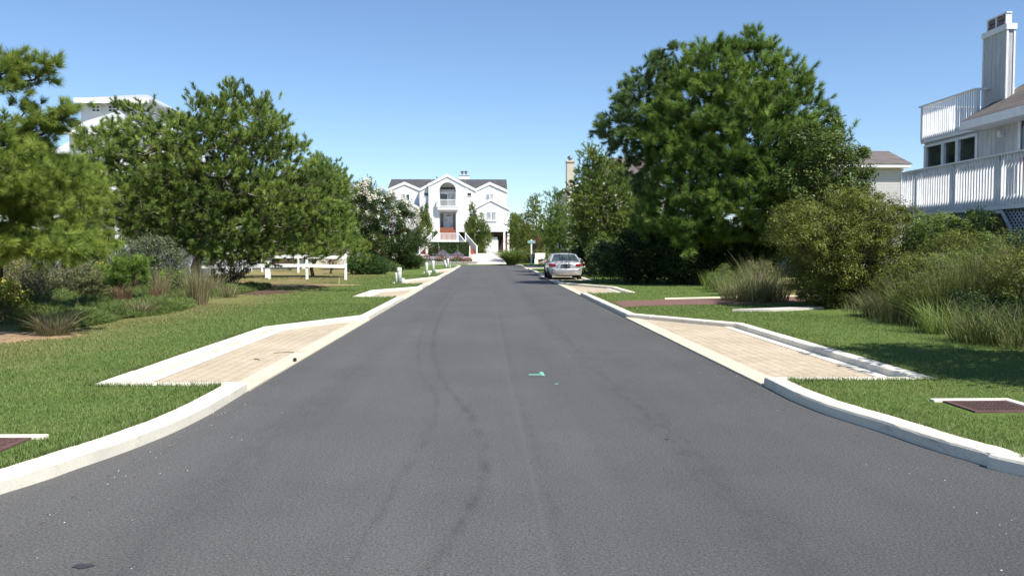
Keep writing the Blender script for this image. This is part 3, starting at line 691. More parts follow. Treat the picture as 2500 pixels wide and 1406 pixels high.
def link_mb(mb, name, mat, t, smooth=True):
    me = D.meshes.new(name); v = np.array(mb.v) - np.array(WLOC[t.name]); me.from_pydata(v.tolist(), [], mb.f); me.update()
    o = D.objects.new(name, me); COL.objects.link(o); me.materials.append(mat); o.parent = t; WLOC[o.name] = WLOC[t.name]
    me.polygons.foreach_set('use_smooth', np.ones(len(me.polygons), bool)); return o
def leafy(label, poly, Y, depth, base, mat, seed, spacing=0.5, padr=0.42, per=220, size=0.05, name='shrub', cat='shrub', group=None, trunk=0.05, stems=4,
          top=None, count=300, flat=0.8, aspect=0.5, flowers=None, up=0.4, sub=2, shell=0.55, bark=None, partname='foliage'):
    r = np.random.default_rng(seed); pads = pads_in(poly, Y, depth, spacing, seed, count, shell)
    t = thing(name, label, cat, tuple(base), group); mb = MB(); base = np.array(base, float)
    zt = pads[:, 2].max()
    for s in range(stems):
        a = base + np.array([r.normal() * trunk * 2, r.normal() * trunk * 2, 0]) * (stems > 1)
        b = pads[r.integers(len(pads))] if stems > 1 else np.array(top if top is not None else (base[0], base[1], zt - 0.3)); b = np.array(b)
        mine = pads[s::stems]
        n = 6; tp = [a + (b - a) * (i / n) + r.normal(size=3) * 0.03 * (i > 0) for i in range(n + 1)]; tp[0] = a - np.array([0, 0, .15])
        mb.tube(tp, [trunk * (1 - 0.8 * i / n) for i in range(n + 1)], 6)
        for p in mine:
            j = min(n - 1, int(r.random() * n * 0.8) + 0); q = tp[j]
            limb(mb, q, p, trunk * 0.4, 0.006, r, 0.02, 4, 4)
            for _ in range(sub):
                limb(mb, p, p + r.normal(size=3) * padr * .5, 0.006, 0.003, r, 0, 2, 3)
    link_mb(mb, 'trunk' if cat == 'tree' else 'stems', bark or BARKG, t)
    p, d = pad_points(pads, padr, per, r, flat, 0.2, 0.5)
    mkobj('crown' if cat == 'tree' else partname, leaves(p, size, r, aspect, up, d, ptint=np.repeat(r.random(len(pads)), per)), FOL[mat], t)
    if flowers:
        fm, cnt, fs, fk, zb = flowers       # material, clusters, cluster radius, petals, low limit fraction
        z0, z1 = pads[:, 2].min(), pads[:, 2].max(); ci = []
        cen = pads.mean(0)
        while len(ci) < cnt:
            k = r.integers(len(pads)); q = pads[k]
            if (q[2] - z0) / (z1 - z0) + r.normal() * 0.25 < zb: continue
            dd = unit((q - cen) * np.array([1, 1, 1]) + np.array([0, -1.2, 1.0]) * 0.8 + r.normal(size=3) * 0.8); ci.append(q + dd * padr * (0.75 + 0.35 * r.random()) * np.array([1, 1, .9]))
        ci = np.array(ci); pp = np.repeat(ci, fk, 0) + r.normal(size=(cnt * fk, 3)) * fs * np.array([.5, .5, .75])
        mkobj('blossom', leaves(pp, fs * 0.42, r, 0.8, 0.5), FOL[fm], t)['kind'] = 'stuff'
    return t
def blades(base, n, h, r, spread=0.25, lean=0.5, w=0.008, rad=0.15, seg=3, tilt=None):
    a = r.random(n) * 2 * pi; rr = rad * np.sqrt(r.random(n)); b = np.stack([np.cos(a) * rr, np.sin(a) * rr, np.zeros(n)], 1) + np.array(base)
    dr = unit(np.stack([np.cos(a), np.sin(a), np.zeros(n)], 1) + r.normal(size=(n, 3)) * 0.5 * np.array([1, 1, 0])); hh = h * (0.45 + 0.6 * r.random(n)); ln = lean * (0.25 + r.random(n))
    if tilt is not None: dr = unit(dr + np.array(tilt))
    sd = np.stack([-dr[:, 1], dr[:, 0], np.zeros(n)], 1) * (w / 2); sd += r.normal(size=(n, 3)) * w * 0.2
    V = []; 
    for i in range(seg + 1):
        t = i / seg; hz = hh * (t - 0.30 * ln * t ** 2.4); ho = hh * ln * t ** 1.9 + rad * spread * t
        p = b + dr * ho[:, None] + np.array([0, 0, 1]) * hz[:, None]; k = (1 - t) ** 0.7 + 0.06
        V.append(p - sd * k); V.append(p + sd * k)
    V = np.stack(V, 1); m = 2 * (seg + 1); V = V.reshape(-1, 3); idx = np.arange(n)[:, None] * m
    Fc = np.concatenate([idx + np.array([[2 * i, 2 * i + 1, 2 * i + 3, 2 * i + 2]]) for i in range(seg)], 0)
    return V, Fc, np.repeat(r.random(n), m)
def clump(label, base, n, h, mat, seed, group=None, lean=0.5, w=0.008, rad=0.2, name='grass_clump', cat='grass clump', tilt=None, plumes=None, bottom=None):
    r = np.random.default_rng(seed); base = (base[0], base[1], float(H(base[0], base[1])) - 0.02)
    t = thing(name, label, cat, base, group)
    mkobj('blades', blades(base, n, h, r, lean=lean, w=w, rad=rad, tilt=tilt), FOL[mat], t)
    if plumes:
        pm, k, ph = plumes; mkobj('seed_stalks', blades(base, k, ph, r, lean=lean * 0.7, w=w * 0.8, rad=rad, tilt=tilt), FOL[pm], t)
    return t
def gpt(px, py):
    q = G(px, py, 0.1); return (q[0], q[1], float(H(q[0], q[1])))
# ================================================================== TREES AND PLANTS
# --- the great loblolly on the right
poly = [(1560,330),(1590,240),(1640,190),(1672,130),(1712,96),(1760,108),(1792,92),(1835,74),(1868,92),(1890,130),(1925,165),(1960,190),(1990,245),(2015,300),(2030,355),(2022,420),(2005,480),(1990,540),(1930,580),(1880,610),(1850,650),(1800,622),(1760,612),(1700,605),(1640,612),(1590,590),(1560,545),(1580,460),(1600,410),(1560,380)]
pine('tall bushy long needled pine, the largest tree, on the right', poly, 36.5, 3.0, P(1700, 680, 36.5)[:2] + (0.08,), P(1760, 120, 36.5), 'pine_bright', 11, spacing=0.80, padr=0.56, per=46, L=0.29, W=0.018, n=34, trunk=0.2, count=460, bark=BARK, shell=0.75, up=0.85, flat=0.55, vs=1.12)
pine('blue green open pine leaning left from behind the tall pine', [(1450,335),(1452,290),(1500,255),(1508,205),(1545,185),(1590,160),(1580,122),(1612,98),(1650,118),(1660,200),(1640,300),(1620,420),(1600,500),(1540,470),(1545,420),(1480,350)], 38.2, 1.5, P(1640, 676, 38.2)[:2] + (0.08,), P(1620, 120, 38.2), 'pine_blue', 12, spacing=0.74, padr=0.44, per=34, L=0.28, W=0.018, n=34, trunk=0.13, count=220, sub=3, rise=0.8)
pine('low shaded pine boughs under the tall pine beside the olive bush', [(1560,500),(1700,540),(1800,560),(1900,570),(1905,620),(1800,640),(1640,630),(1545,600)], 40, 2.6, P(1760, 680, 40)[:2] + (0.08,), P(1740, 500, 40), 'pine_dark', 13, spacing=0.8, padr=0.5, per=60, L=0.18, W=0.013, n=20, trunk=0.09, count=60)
leafy('dark broadleaf tree rising right of the tall pine', [(1900,380),(1925,320),(1985,300),(2020,330),(2025,285),(2050,275),(2075,300),(2050,340),(2090,345),(2115,325),(2105,365),(2122,400),(2110,470),(2100,560),(2040,640),(1900,640),(1870,560),(1860,450)], 34, 2.4, P(2010, 700, 34)[:2] + (0.08,), 'broad', 21, spacing=0.55, padr=0.48, per=210, size=0.075, name='broadleaf_tree', cat='tree', trunk=0.08, stems=3, count=150, bark=BARK)
# undergrowth below the pines, its shade put into the leaf colour
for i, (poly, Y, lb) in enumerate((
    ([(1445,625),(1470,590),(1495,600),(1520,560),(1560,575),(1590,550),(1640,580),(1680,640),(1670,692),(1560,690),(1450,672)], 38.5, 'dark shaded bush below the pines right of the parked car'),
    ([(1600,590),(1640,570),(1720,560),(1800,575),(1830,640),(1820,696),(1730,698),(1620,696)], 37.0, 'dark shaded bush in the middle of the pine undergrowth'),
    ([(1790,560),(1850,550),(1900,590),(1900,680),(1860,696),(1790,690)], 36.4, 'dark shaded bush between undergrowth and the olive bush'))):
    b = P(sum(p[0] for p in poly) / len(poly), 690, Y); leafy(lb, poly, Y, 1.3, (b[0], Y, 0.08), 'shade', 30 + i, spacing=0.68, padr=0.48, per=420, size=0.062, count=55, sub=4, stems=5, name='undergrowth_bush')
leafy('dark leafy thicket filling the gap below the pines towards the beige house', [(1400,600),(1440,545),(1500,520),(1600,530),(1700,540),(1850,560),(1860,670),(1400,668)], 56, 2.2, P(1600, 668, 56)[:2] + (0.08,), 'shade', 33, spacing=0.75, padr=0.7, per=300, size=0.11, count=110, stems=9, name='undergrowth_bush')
pine('dark wide pine standing behind the sprawling pine, before the white house', [(280,480),(340,440),(450,430),(560,440),(680,450),(740,500),(735,600),(690,622),(560,618),(420,600),(300,600)], 47, 1.6, P(520, 682, 47)[:2] + (0.08,), P(500, 445, 47), 'pine_dark', 34, spacing=0.8, padr=0.6, per=60, L=0.17, W=0.018, n=26, trunk=0.13, count=120)
pine('dark pine between the big pines and the beige house', [(1405,440),(1420,400),(1440,352),(1462,372),(1480,392),(1520,400),(1545,430),(1590,470),(1600,560),(1590,640),(1480,660),(1440,610),(1400,560),(1390,480)], 52, 2.4, P(1490, 668, 52)[:2] + (0.08,), P(1444, 360, 52), 'pine_dark', 41, spacing=0.72, padr=0.52, per=80, L=0.15, W=0.017, n=24, trunk=0.14, count=190)
pine('young upright pine with bright shoots behind the parked car', [(1338,520),(1345,470),(1354,452),(1366,470),(1372,510),(1400,500),(1440,540),(1462,600),(1440,628),(1380,640),(1345,625),(1330,580)], 62, 2.2, P(1372, 646, 62)[:2] + (0.08,), P(1355, 455, 62), 'pine_bright', 42, spacing=0.7, padr=0.5, per=62, L=0.14, W=0.015, n=20, trunk=0.1, count=120)
leafy('pale leaved shrub in the sun just right of the parked car', [(1430,600),(1470,575),(1520,590),(1560,620),(1550,660),(1500,672),(1430,668)], 48, 1.2, P(1490, 680, 48)[:2] + (0.08,), 'broad', 43, spacing=0.5, padr=0.4, per=150, size=0.06, count=60, stems=4)
# pines round the far house, right side
pine('dark conical pine standing behind the street sign', [(1275,560),(1285,505),(1300,480),(1308,465),(1318,490),(1326,520),(1345,560),(1350,610),(1290,618),(1270,600)], 99, 2.2, P(1308, 636, 99)[:2] + (0.25,), P(1308, 470, 99), 'pine_dark', 51, spacing=0.8, padr=0.55, per=55, L=0.16, W=0.02, n=18, trunk=0.12, count=90)
pine('yellow green spreading pine at the corner of the white house', [(1243,540),(1255,520),(1275,525),(1300,560),(1340,570),(1350,600),(1330,628),(1262,630),(1240,590)], 96.5, 2.0, P(1285, 642, 96.5)[:2] + (0.2,), P(1280, 535, 96.5), 'pine_yellow', 52, spacing=0.75, padr=0.5, per=60, L=0.15, W=0.02, n=18, trunk=0.1, count=90)
for i, (poly, Y, mt, lb) in enumerate((
    ([(1235,560),(1250,520),(1270,530),(1290,600),(1240,615)], 126, 'pine_dark', 'distant pine just behind the right end of the white house'),
    ([(1330,560),(1350,520),(1400,540),(1430,620),(1330,625)], 112, 'pine_bright', 'distant pine behind the young upright pine'))):
    pine(lb, poly, Y, 2.5, (P(1260 if i == 0 else 1375, 640, Y)[0], Y, 0.9), P(1260 if i == 0 else 1365, 540, Y), mt, 60 + i, spacing=1.0, padr=0.7, per=60, L=0.2, W=0.03, n=14, trunk=0.15, count=60)
# --- left side
poly = [(205,350),(230,300),(285,305),(300,262),(345,250),(365,290),(410,262),(425,285),(470,262),(478,228),(500,236),(512,222),(530,245),(548,216),(575,200),(600,230),(625,225),(650,225),(652,262),(690,280),(708,300),(700,335),(745,345),(738,372),(700,400),(770,400),(830,425),(850,460),(848,520),(866,560),(850,600),(800,625),(740,610),(690,632),(600,645),(520,640),(430,615),(360,605),(290,560),(250,560),(220,500),(230,430)]
pine('broad sprawling dark green pine left of the road', poly, 33, 3.0, P(480, 690, 33)[:2] + (0.05,), P(560, 215, 33), 'pine_dark', 71, spacing=0.62, padr=0.44, per=40, vs=1.05, extra=[P(440 + 30 * k + 9 * ((k * 7) % 3), 600 + 9 * ((k * 5) % 4), 31.2 + .5 * ((k * 3) % 3)) for k in range(15)], L=0.19, W=0.019, n=28, trunk=0.2, count=420, sub=3, bark=BARKG, flat=0.7, up=0.9,
     trunk_pts=[P(482,692,33), P(478,650,33), P(490,610,33), P(520,560,33.3), P(545,510,33.5), P(540,460,33.3), P(548,400,33.2), P(560,330,33.2), P(568,260,33.2), P(572,205,33)], br0=0.06)
poly = [(725,500),(735,400),(770,375),(815,400),(845,440),(850,520),(870,560),(868,620),(800,632),(735,625),(700,600)]
pine('feathery light green pine behind the white rail fence', poly, 47, 2.2, P(765, 681, 47)[:2] + (0.08,), P(780, 400, 47), 'pine_bright', 72, spacing=0.7, padr=0.52, per=66, L=0.17, W=0.015, n=22, trunk=0.1, count=150)
# near left pine, trunk outside the picture
poly = [(-160,640),(-160,300),(-20,310),(50,300),(90,335),(130,380),(170,420),(190,480),(160,540),(120,510),(50,530),(-10,560),(40,600),(130,560),(240,570),(258,600),(215,645),(140,630),(60,625),(-20,640)]
ex = [P(*q) for q in ((-40,200,15),(-80,215,15.3),(-25,185,14.8),(20,175,15),(62,165,15.2),(112,160,15),(90,190,15.2),(40,205,15),(5,225,14.8),(70,262,15.3),(110,290,15),(150,292,15.2),(75,300,15.1),(115,320,15.3),(170,270,15),(30,150,15.2))]
r_ = np.random.default_rng(99); tb_ = P(-330, 760, 15.5)[0]
for _ in range(120):
    q_ = r_.normal(size=3); q_ /= np.linalg.norm(q_); q_ *= r_.random() ** .4; p_ = (tb_ - .9 + q_[0] * 2.3, 15.6 + q_[1] * 2.0, 3.9 + q_[2] * 1.9)
    if (p_[0] / p_[1]) < -.68: ex.append(p_)
pine('near long needled pine reaching in from the left edge', poly, 15, 1.3, P(-330, 760, 15.5)[:2] + (0.05,), P(-280, 60, 15.5), 'pine_near', 73, spacing=0.42, padr=0.27, per=46, L=0.165, W=0.0075, n=44, trunk=0.17, count=240, sub=3, extra=ex, rise=0.25, br0=0.05, bark=BARK)
pine('second near pine with low boughs behind the yellow wildflowers', [(90,420),(130,370),(190,390),(235,430),(250,490),(235,550),(270,600),(200,650),(130,640),(60,560),(60,480)], 19, 1.2, P(-60, 740, 19.5)[:2] + (0.05,), P(120, 380, 19.3), 'pine_near', 74, spacing=0.46, padr=0.33, per=52, L=0.15, W=0.0075, n=34, trunk=0.10, count=110, bark=BARK)
pine('knee high pine seedling in the rough grass', [(255,660),(300,630),(345,625),(365,655),(350,690),(280,700)], 22.5, 0.4, P(310, 745, 22.5)[:2] + (0.08,), P(310, 640, 22.5), 'pine_bright', 75, spacing=0.28, padr=0.2, per=34, L=0.15, W=0.008, n=30, trunk=0.02, count=22, name='pine_sapling')
leafy('pale silvery green shrub below the sprawling pine', [(270,640),(285,600),(330,575),(400,575),(440,600),(455,650),(440,700),(300,700)], 28, 1.0, gpt(360, 722), 'sage', 76, spacing=0.34, padr=0.27, per=170, size=0.036, stems=5, count=90)
leafy('smaller pale shrub right of the sprawling pine trunk', [(510,640),(550,620),(600,615),(620,650),(600,680),(520,690)], 35, 0.9, P(560, 700, 35)[:2] + (0.08,), 'sage', 77, spacing=0.34, padr=0.25, per=110, size=0.035, stems=4, count=50)
# crape myrtle and the shrubs before it
leafy('crape myrtle tree covered in creamy white blossom', [(842,520),(850,480),(880,460),(905,448),(935,462),(975,480),(1010,510),(1035,550),(1045,600),(1020,625),(940,640),(870,635),(838,600),(828,560)], 66, 3.2, P(925, 658, 66)[:2] + (0.08,), 'crape', 81, spacing=0.62, padr=0.55, per=430, size=0.060, name='crape_myrtle', cat='tree', trunk=0.07, stems=6, count=170, flowers=('white', 330, 0.17, 16, 0.52), bark=BARK)
pine('dark pine top showing above the crape myrtle', [(868,470),(880,440),(905,442),(925,468),(920,560),(870,560)], 78, 1.6, P(898, 652, 78)[:2] + (0.08,), P(895, 445, 78), 'pine_dark', 82, spacing=0.8, padr=0.5, per=50, L=0.16, W=0.02, n=16, trunk=0.12, count=40)
for lb, poly, Y, sd in (('rounded mugo pine shrub, the larger one beyond the rail fence', [(848,640),(870,626),(905,622),(940,636),(952,655),(930,672),(868,672),(850,660)], 54, 83),
                        ('rounded mugo pine shrub nearer the flower bed', [(962,640),(975,624),(1000,618),(1025,626),(1034,642),(1020,656),(975,656)], 70, 84)):
    pine(lb, poly, Y, 1.2, P(sum(p[0] for p in poly) / len(poly), poly[-2][1] + 3, Y)[:2] + (0.08,), P(poly[2][0], poly[2][1] + 10, Y), 'mugo', sd, spacing=0.36, padr=0.27, per=75, L=0.09, W=0.016, n=16, trunk=0.05, count=110, name='mugo_pine', cat='shrub', flat=0.8, group='mugo pine shrubs beyond the fence')
leafy('low dark shrub between the two mugo pines', [(935,655),(960,640),(985,650),(985,668),(940,668)], 60, 0.8, P(960, 668, 60)[:2] + (0.08,), 'broad', 85, spacing=0.4, padr=0.3, per=110, size=0.05, count=30)
# twisted columnar junipers at the white house
for lb, polys, bx, sd in (('twisted columnar juniper left of the white house stairs', [[(1020,600),(1022,540),(1030,500),(1036,520),(1040,487),(1046,515),(1052,545),(1058,575),(1066,560),(1070,600),(1060,615),(1030,615)]], 1045, 91),
                          ('tall twisted juniper right of the white house stairs', [[(1138,590),(1136,550),(1142,530),(1148,500),(1153,487),(1158,515),(1168,540),(1176,515),(1184,540),(1194,555),(1199,580),(1186,622),(1150,620),(1142,600)]], 1168, 92)):
    pine(lb, polys[0], 110.9, 0.7, (XX(bx, 110.9), 110.9, float(H(0, 110.9))), P(bx - (4 if sd == 91 else 12), 500, 110.9), 'pine_dark', sd, spacing=0.34, padr=0.30, per=70, L=0.13, W=0.028, n=10, trunk=0.09, count=150, name='columnar_juniper', flat=1.2, up=1.1, group='junipers beside the stairs')
# clipped hedge in front of the landing
def hedge(label, x0, x1, y0, y1, z0, z1, n, size, mat, seed):
    r = np.random.default_rng(seed); t = thing('clipped_hedge', label, 'hedge', ((x0 + x1) / 2, (y0 + y1) / 2, z0))
    mb = MB()
    for i in range(9):
        x = x0 + (x1 - x0) * (i + .5) / 9; mb.tube([(x, (y0 + y1) / 2, z0 - .1), (x + .1, (y0 + y1) / 2, (z0 + z1) / 2), (x, (y0 + y1) / 2 + .1, z1 - .1)], [.04, .03, .01], 5)
    link_mb(mb, 'stems', BARK, t)
    u = r.uniform(-1, 1, (n, 3)); k = r.choice(3, n, p=[.08, .62, .30]); s = np.sign(r.uniform(-1, 1, n)); u[np.arange(n), k] = s * (1 - 0.12 * r.random(n) ** 1.5)
    ln = np.linalg.norm(u, axis=1, keepdims=True); u = u / np.maximum(1, ln / 1.45)
    c = np.array([(x0 + x1) / 2, (y0 + y1) / 2, (z0 + z1) / 2]); p = c + u * np.array([(x1 - x0) / 2, (y1 - y0) / 2, (z1 - z0) / 2])
    mkobj('foliage', leaves(p, size, r, 0.6, 0.2), FOL[mat], t); return t
hz = float(H(0, 104.5))
hedge('long flat topped clipped hedge before the white house landing', XX(1046, 104.5), XX(1145, 104.5), 103.8, 105.4, hz, ZZ(591.5, 104.5), 17000, 0.07, 'box', 95)
hedge('small clipped green hedge block behind the parked car', XX(1343, 92), XX(1362, 92), 91.5, 92.5, float(H(7, 92)), ZZ(601, 92), 1500, 0.07, 'fresh', 96)
# flower bed on the island: each drift is a planting of its own
def drift(name, label, cat, x0, x1, yc, dy, h, leafm, flm, nf, seed, nl=2600, fz=0.75, fs=0.055, spike=False):
    r = np.random.default_rng(seed); t = thing(name, label, cat, ((x0 + x1) / 2, yc, float(H((x0 + x1) / 2, yc))))
    u = r.uniform(-1, 1, nl); v = r.uniform(-1, 1, nl); rr = np.clip(1 - (u * u * .8 + v * v * .6), 0.05, 1); x = (x0 + x1) / 2 + u * (x1 - x0) / 2; y = yc + v * dy
    z = H(x, y) + h * np.sqrt(rr) * (0.15 + 0.7 * r.random(nl)) * (0.8 + 0.25 * np.sin(x * 3.3))
    mkobj('foliage', leaves(np.stack([x, y, z], 1), 0.055, r, 0.45, 0.3), FOL[leafm], t)
    u = r.uniform(-1, 1, nf); v = r.uniform(-1, .9, nf); rr = np.clip(1 - (u * u * .8 + v * v * .6), 0.05, 1); x = (x0 + x1) / 2 + u * (x1 - x0) / 2; y = yc + v * dy
    z = H(x, y) + h * np.sqrt(rr) * (fz + 0.25 * r.random(nf)) * (0.8 + 0.25 * np.sin(x * 3.3)); c = np.stack([x, y, z], 1)
    if spike:
        c = np.repeat(c, 6, 0); c[:, 2] += np.tile(np.arange(6) * 0.06, nf); c[:, :2] += r.normal(size=(len(c), 2)) * 0.02
    mkobj('flowers', leaves(c, fs, r, 0.7, 0.3), FOL[flm], t)['kind'] = 'stuff'; return t
X9 = lambda px: XX(px, 95)
drift('lavender_drift', 'hazy lavender grey flower drift in the stone edged bed', 'flower bed', X9(1042), X9(1138), 96.4, 1.3, 1.15, 'sage', 'lav', 900, 101, fz=0.72, fs=0.03, spike=True)
drift('rose_drift', 'red pink roses along the front of the lavender', 'flower bed', X9(1052), X9(1146), 94.6, 1.0, 0.95, 'box', 'pink', 300, 102, nl=4200, fs=0.065, fz=0.7)
drift('rose_bush', 'crimson rose bush at the left end of the stone edged bed', 'flower bed', X9(1028), X9(1050), 96.6, 0.8, 1.05, 'broad', 'pink', 90, 103, nl=1000, fs=0.06)
drift('rose_bush', 'crimson rose bush at the right end of the stone edged bed', 'flower bed', X9(1132), X9(1152), 96.2, 0.8, 1.15, 'broad', 'pink', 80, 104, nl=1000, fs=0.06)
drift('ground_cover', 'low silvery edging plants spilling over the bed stones', 'flower bed', X9(1028), X9(1158), 93.3, 0.45, 0.35, 'sage', 'white', 130, 105, nl=2200, fs=0.03, fz=.6)
# stone edging of the bed: single stones
r = np.random.default_rng(8); STONE = plain('bed_stone', (0.30, 0.28, 0.25), 0.85, var=0.35, scale=5, bmp=0.4)
t = thing('bed_edging', 'low grey stacked stone edging round the flower bed', 'stone edging', (X9(1090), 92.8, 0.1))
mb = MB()
for lay in range(2):
    x = X9(1028)
    while x < X9(1160):
        wd = r.uniform(.35, .8); yy = 92.75 + 0.05 * lay + 0.006 * (x - X9(1095)) ** 2 * 2; mb.box(x, x + wd - .02, yy, yy + .28, 0.06 + lay * .17, 0.22 + lay * .17 + r.normal() * .01); x += wd
me = mb.build('stones', STONE, t, bevel=0.03)
# fountain grass at the drive mouth and shrubs round the sign
clump('fountain grass mound at the mouth of the white house drive', (XX(1250, 90), 90, 0), 2600, 1.95, 'fresh', 111, lean=0.85, w=0.035, rad=0.55)
leafy('mixed dark shrubs around the foot of the street sign', [(1262,615),(1290,598),(1340,612),(1345,636),(1262,638)], 94.6, 1.0, P(1300, 642, 94.6)[:2] + (0.1,), 'olive', 112, spacing=0.45, padr=0.36, per=100, size=0.06, count=70)
leafy('rusty orange leaved shrub above the street sign', [(1300,585),(1312,572),(1325,580),(1320,597),(1305,600)], 94, 0.4, P(1312, 642, 94)[:2] + (0.1,), 'rust', 113, spacing=0.32, padr=0.25, per=70, size=0.05, count=14)
# --- right verge: the big olive bush and the tall grass bank
leafy('large olive green bush on the right verge', [(1890,540),(1900,500),(1950,490),(1965,520),(1995,500),(2010,470),(2040,452),(2090,470),(2120,462),(2160,480),(2205,500),(2225,545),(2215,640),(2190,700),(2150,760),(2090,772),(1990,765),(1945,720),(1920,640),(1875,590)], 22.2, 1.6, P(2060, 758, 22.2)[:2] + (0.05,), 'olive', 121, spacing=0.33, padr=0.28, per=330, size=0.030, stems=9, count=400, trunk=0.035, sub=3, aspect=0.42, bark=BARKG)
leafy('light green groundsel shrub before the lattice', [(2215,600),(2225,550),(2260,520),(2310,515),(2340,530),(2350,600),(2330,680),(2240,680)], 20.5, 0.8, P(2285, 790, 20.5)[:2] + (0.05,), 'fresh', 122, spacing=0.28, padr=0.23, per=190, size=0.030, stems=6, count=110, aspect=.45)
leafy('yellow green groundsel shrub in front of the arched lattice doorway', [(2320,590),(2330,540),(2370,505),(2410,520),(2425,560),(2420,640),(2340,660)], 19.6, 0.7, P(2375, 800, 19.6)[:2] + (0.05,), 'fresh', 123, spacing=0.26, padr=0.21, per=190, size=0.028, stems=6, count=90, aspect=.45)
leafy('dark green weedy shrub at the right picture edge', [(2420,700),(2450,620),(2520,600),(2620,600),(2640,880),(2470,860),(2420,800)], 15.2, 0.9, P(2520, 840, 15.2)[:2] + (0.05,), 'olive', 124, spacing=0.26, padr=0.22, per=200, size=0.024, stems=7, count=130, aspect=.4)
leafy('low green weed shrub at the foot of the grass bank', [(2200,740),(2230,680),(2300,670),(2380,690),(2450,740),(2440,830),(2300,820),(2220,790)], 16.8, 0.8, P(2330, 822, 16.8)[:2] + (0.05,), 'olive', 125, spacing=0.24, padr=0.2, per=190, size=0.022, stems=7, count=130, aspect=.4)
r = np.random.default_rng(9)
CL = [  # px, base py, height, blades, mat, lean, label
 (2150, 775, 0.75, 500, 'straw_green', .7, 'short straw coloured grass tuft at the foot of the olive bush'),
 (2185, 780, 0.9, 520, 'straw_green', .5, 'taller dried grass tuft right of the olive bush'),
 (2235, 790, 1.2, 600, 'reed', .5, 'upright green reed clump left in the grass bank'),
 (2270, 770, 1.5, 500, 'reed', .5, 'pale dry grass clump below the lattice'),
 (2320, 800, 1.5, 750, 'reed', .6, 'green arching clump in the middle of the grass bank'),
 (2350, 775, 1.8, 700, 'reed', .55, 'tall green clump under the groundsel shrubs'),
 (2400, 800, 1.9, 500, 'reed', .6, 'tall feathery clump before the arched doorway'),
 (2440, 780, 2.2, 600, 'reed', .6, 'tallest feathery clump against the deck lattice'),
 (2480, 800, 2.0, 600, 'straw_green', .65, 'wind bent straw green clump near the right edge'),
 (2530, 810, 1.9, 600, 'reed', .6, 'tall green clump cut off by the right edge'),
 (2410, 840, .8, 240, 'reed', .7, 'lower green clump in front of the bank'),
 (2490, 850, .9, 240, 'reed', .7, 'lower green clump nearest the right edge'),
 (2370, 835, .8, 300, 'reed', .6, 'thin green blades at the front of the bank'),
 (2300, 815, 0.8, 400, 'fresh', .7, 'low bright green tuft at the front of the bank'),
 (1790, 722, 1.0, 420, 'fresh', .4, 'bright green weeds left of the tan grass'),
 (1745, 708, 0.9, 380, 'fresh', .45, 'leftmost bright green weeds before the dark undergrowth'),
 (1800, 735, .8, 500, 'straw_green', .55, 'left clump of tan grass behind the gravel path'),
 (1845, 737, 1.15, 600, 'straw_green', .55, 'middle clump of tan grass behind the gravel path'),
 (1885, 735, 1.0, 500, 'straw_green', .55, 'right clump of tan grass touching the olive bush'),
 (1850, 715, 1.5, 600, 'reed', .5, 'green clump behind the tan grasses'),
]
for i, (px, py, h, n, mt, ln, lb) in enumerate(CL):
    clump(lb, gpt(px, py), n, h, mt, 130 + i, group='wild grass on the right bank', lean=ln, w=0.009 if px > 2100 else 0.0095, rad=0.34 if px > 2100 else 0.46, plumes=('tan', int(n * .12), h * 1.12) if mt in ('reed', 'straw_green') else None)
leafy('mid green bushy weeds left of the arched doorway', [(2225,700),(2240,640),(2300,610),(2360,620),(2400,660),(2390,740),(2300,760),(2230,750)], 18.2, 0.7, P(2310, 800, 18.2)[:2] + (0.05,), 'fresh', 126, spacing=0.25, padr=0.21, per=170, size=0.026, stems=7, count=110, aspect=.4)
leafy('bushy green weeds rising before the arched doorway', [(2400,700),(2390,640),(2430,600),(2480,610),(2500,660),(2500,760),(2420,780)], 17.0, 0.7, P(2450, 815, 17.0)[:2] + (0.05,), 'olive', 127, spacing=0.25, padr=0.21, per=170, size=0.025, stems=7, count=110, aspect=.4)
leafy('loose yellow green weeds mixed behind the tan grasses', [(1765,700),(1790,660),(1830,640),(1880,635),(1915,660),(1920,720),(1780,725)], 27.6, 0.6, P(1850, 735, 27.6)[:2] + (0.05,), 'straw_green', 128, spacing=0.28, padr=0.22, per=90, size=0.03, stems=9, count=60, aspect=.22, sub=4)
leafy('feathery bright green weeds beside the tan grasses', [(1715,700),(1730,670),(1760,640),(1790,650),(1800,690),(1780,715)], 30.5, 0.5, P(1755, 716, 30.5)[:2] + (0.05,), 'fresh', 129, spacing=0.28, padr=0.2, per=80, size=0.035, stems=9, count=40, aspect=.2, sub=4)
for k_, (pl_, Y_, mt_, lb_, bx_) in enumerate((
    ([(2140,800),(2150,700),(2185,640),(2230,610),(2262,650),(2260,740),(2240,805)], 18.6, 'olive', 'upright leafy weeds joining the olive bush to the grass bank', 2200),
    ([(2245,770),(2255,640),(2300,570),(2350,560),(2385,610),(2380,720),(2330,790)], 19.0, 'olive', 'tall leafy weed thicket under the left groundsel shrub', 2315),
    ([(2370,780),(2380,640),(2420,570),(2465,560),(2500,600),(2510,740),(2450,800)], 17.6, 'fresh', 'tall leafy weed thicket under the arched lattice doorway', 2440),
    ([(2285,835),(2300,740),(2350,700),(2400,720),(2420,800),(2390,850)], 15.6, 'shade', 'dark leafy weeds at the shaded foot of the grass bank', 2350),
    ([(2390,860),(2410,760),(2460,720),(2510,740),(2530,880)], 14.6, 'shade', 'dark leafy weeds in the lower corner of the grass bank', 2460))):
    leafy(lb_, pl_, Y_, 0.7, P(bx_, 820, Y_)[:2] + (0.05,), mt_, 600 + k_, spacing=0.24, padr=0.22, per=200, size=0.028, stems=8, count=150, aspect=.38, trunk=.02, group='leafy weeds in the right bank', name='weed_shrub')
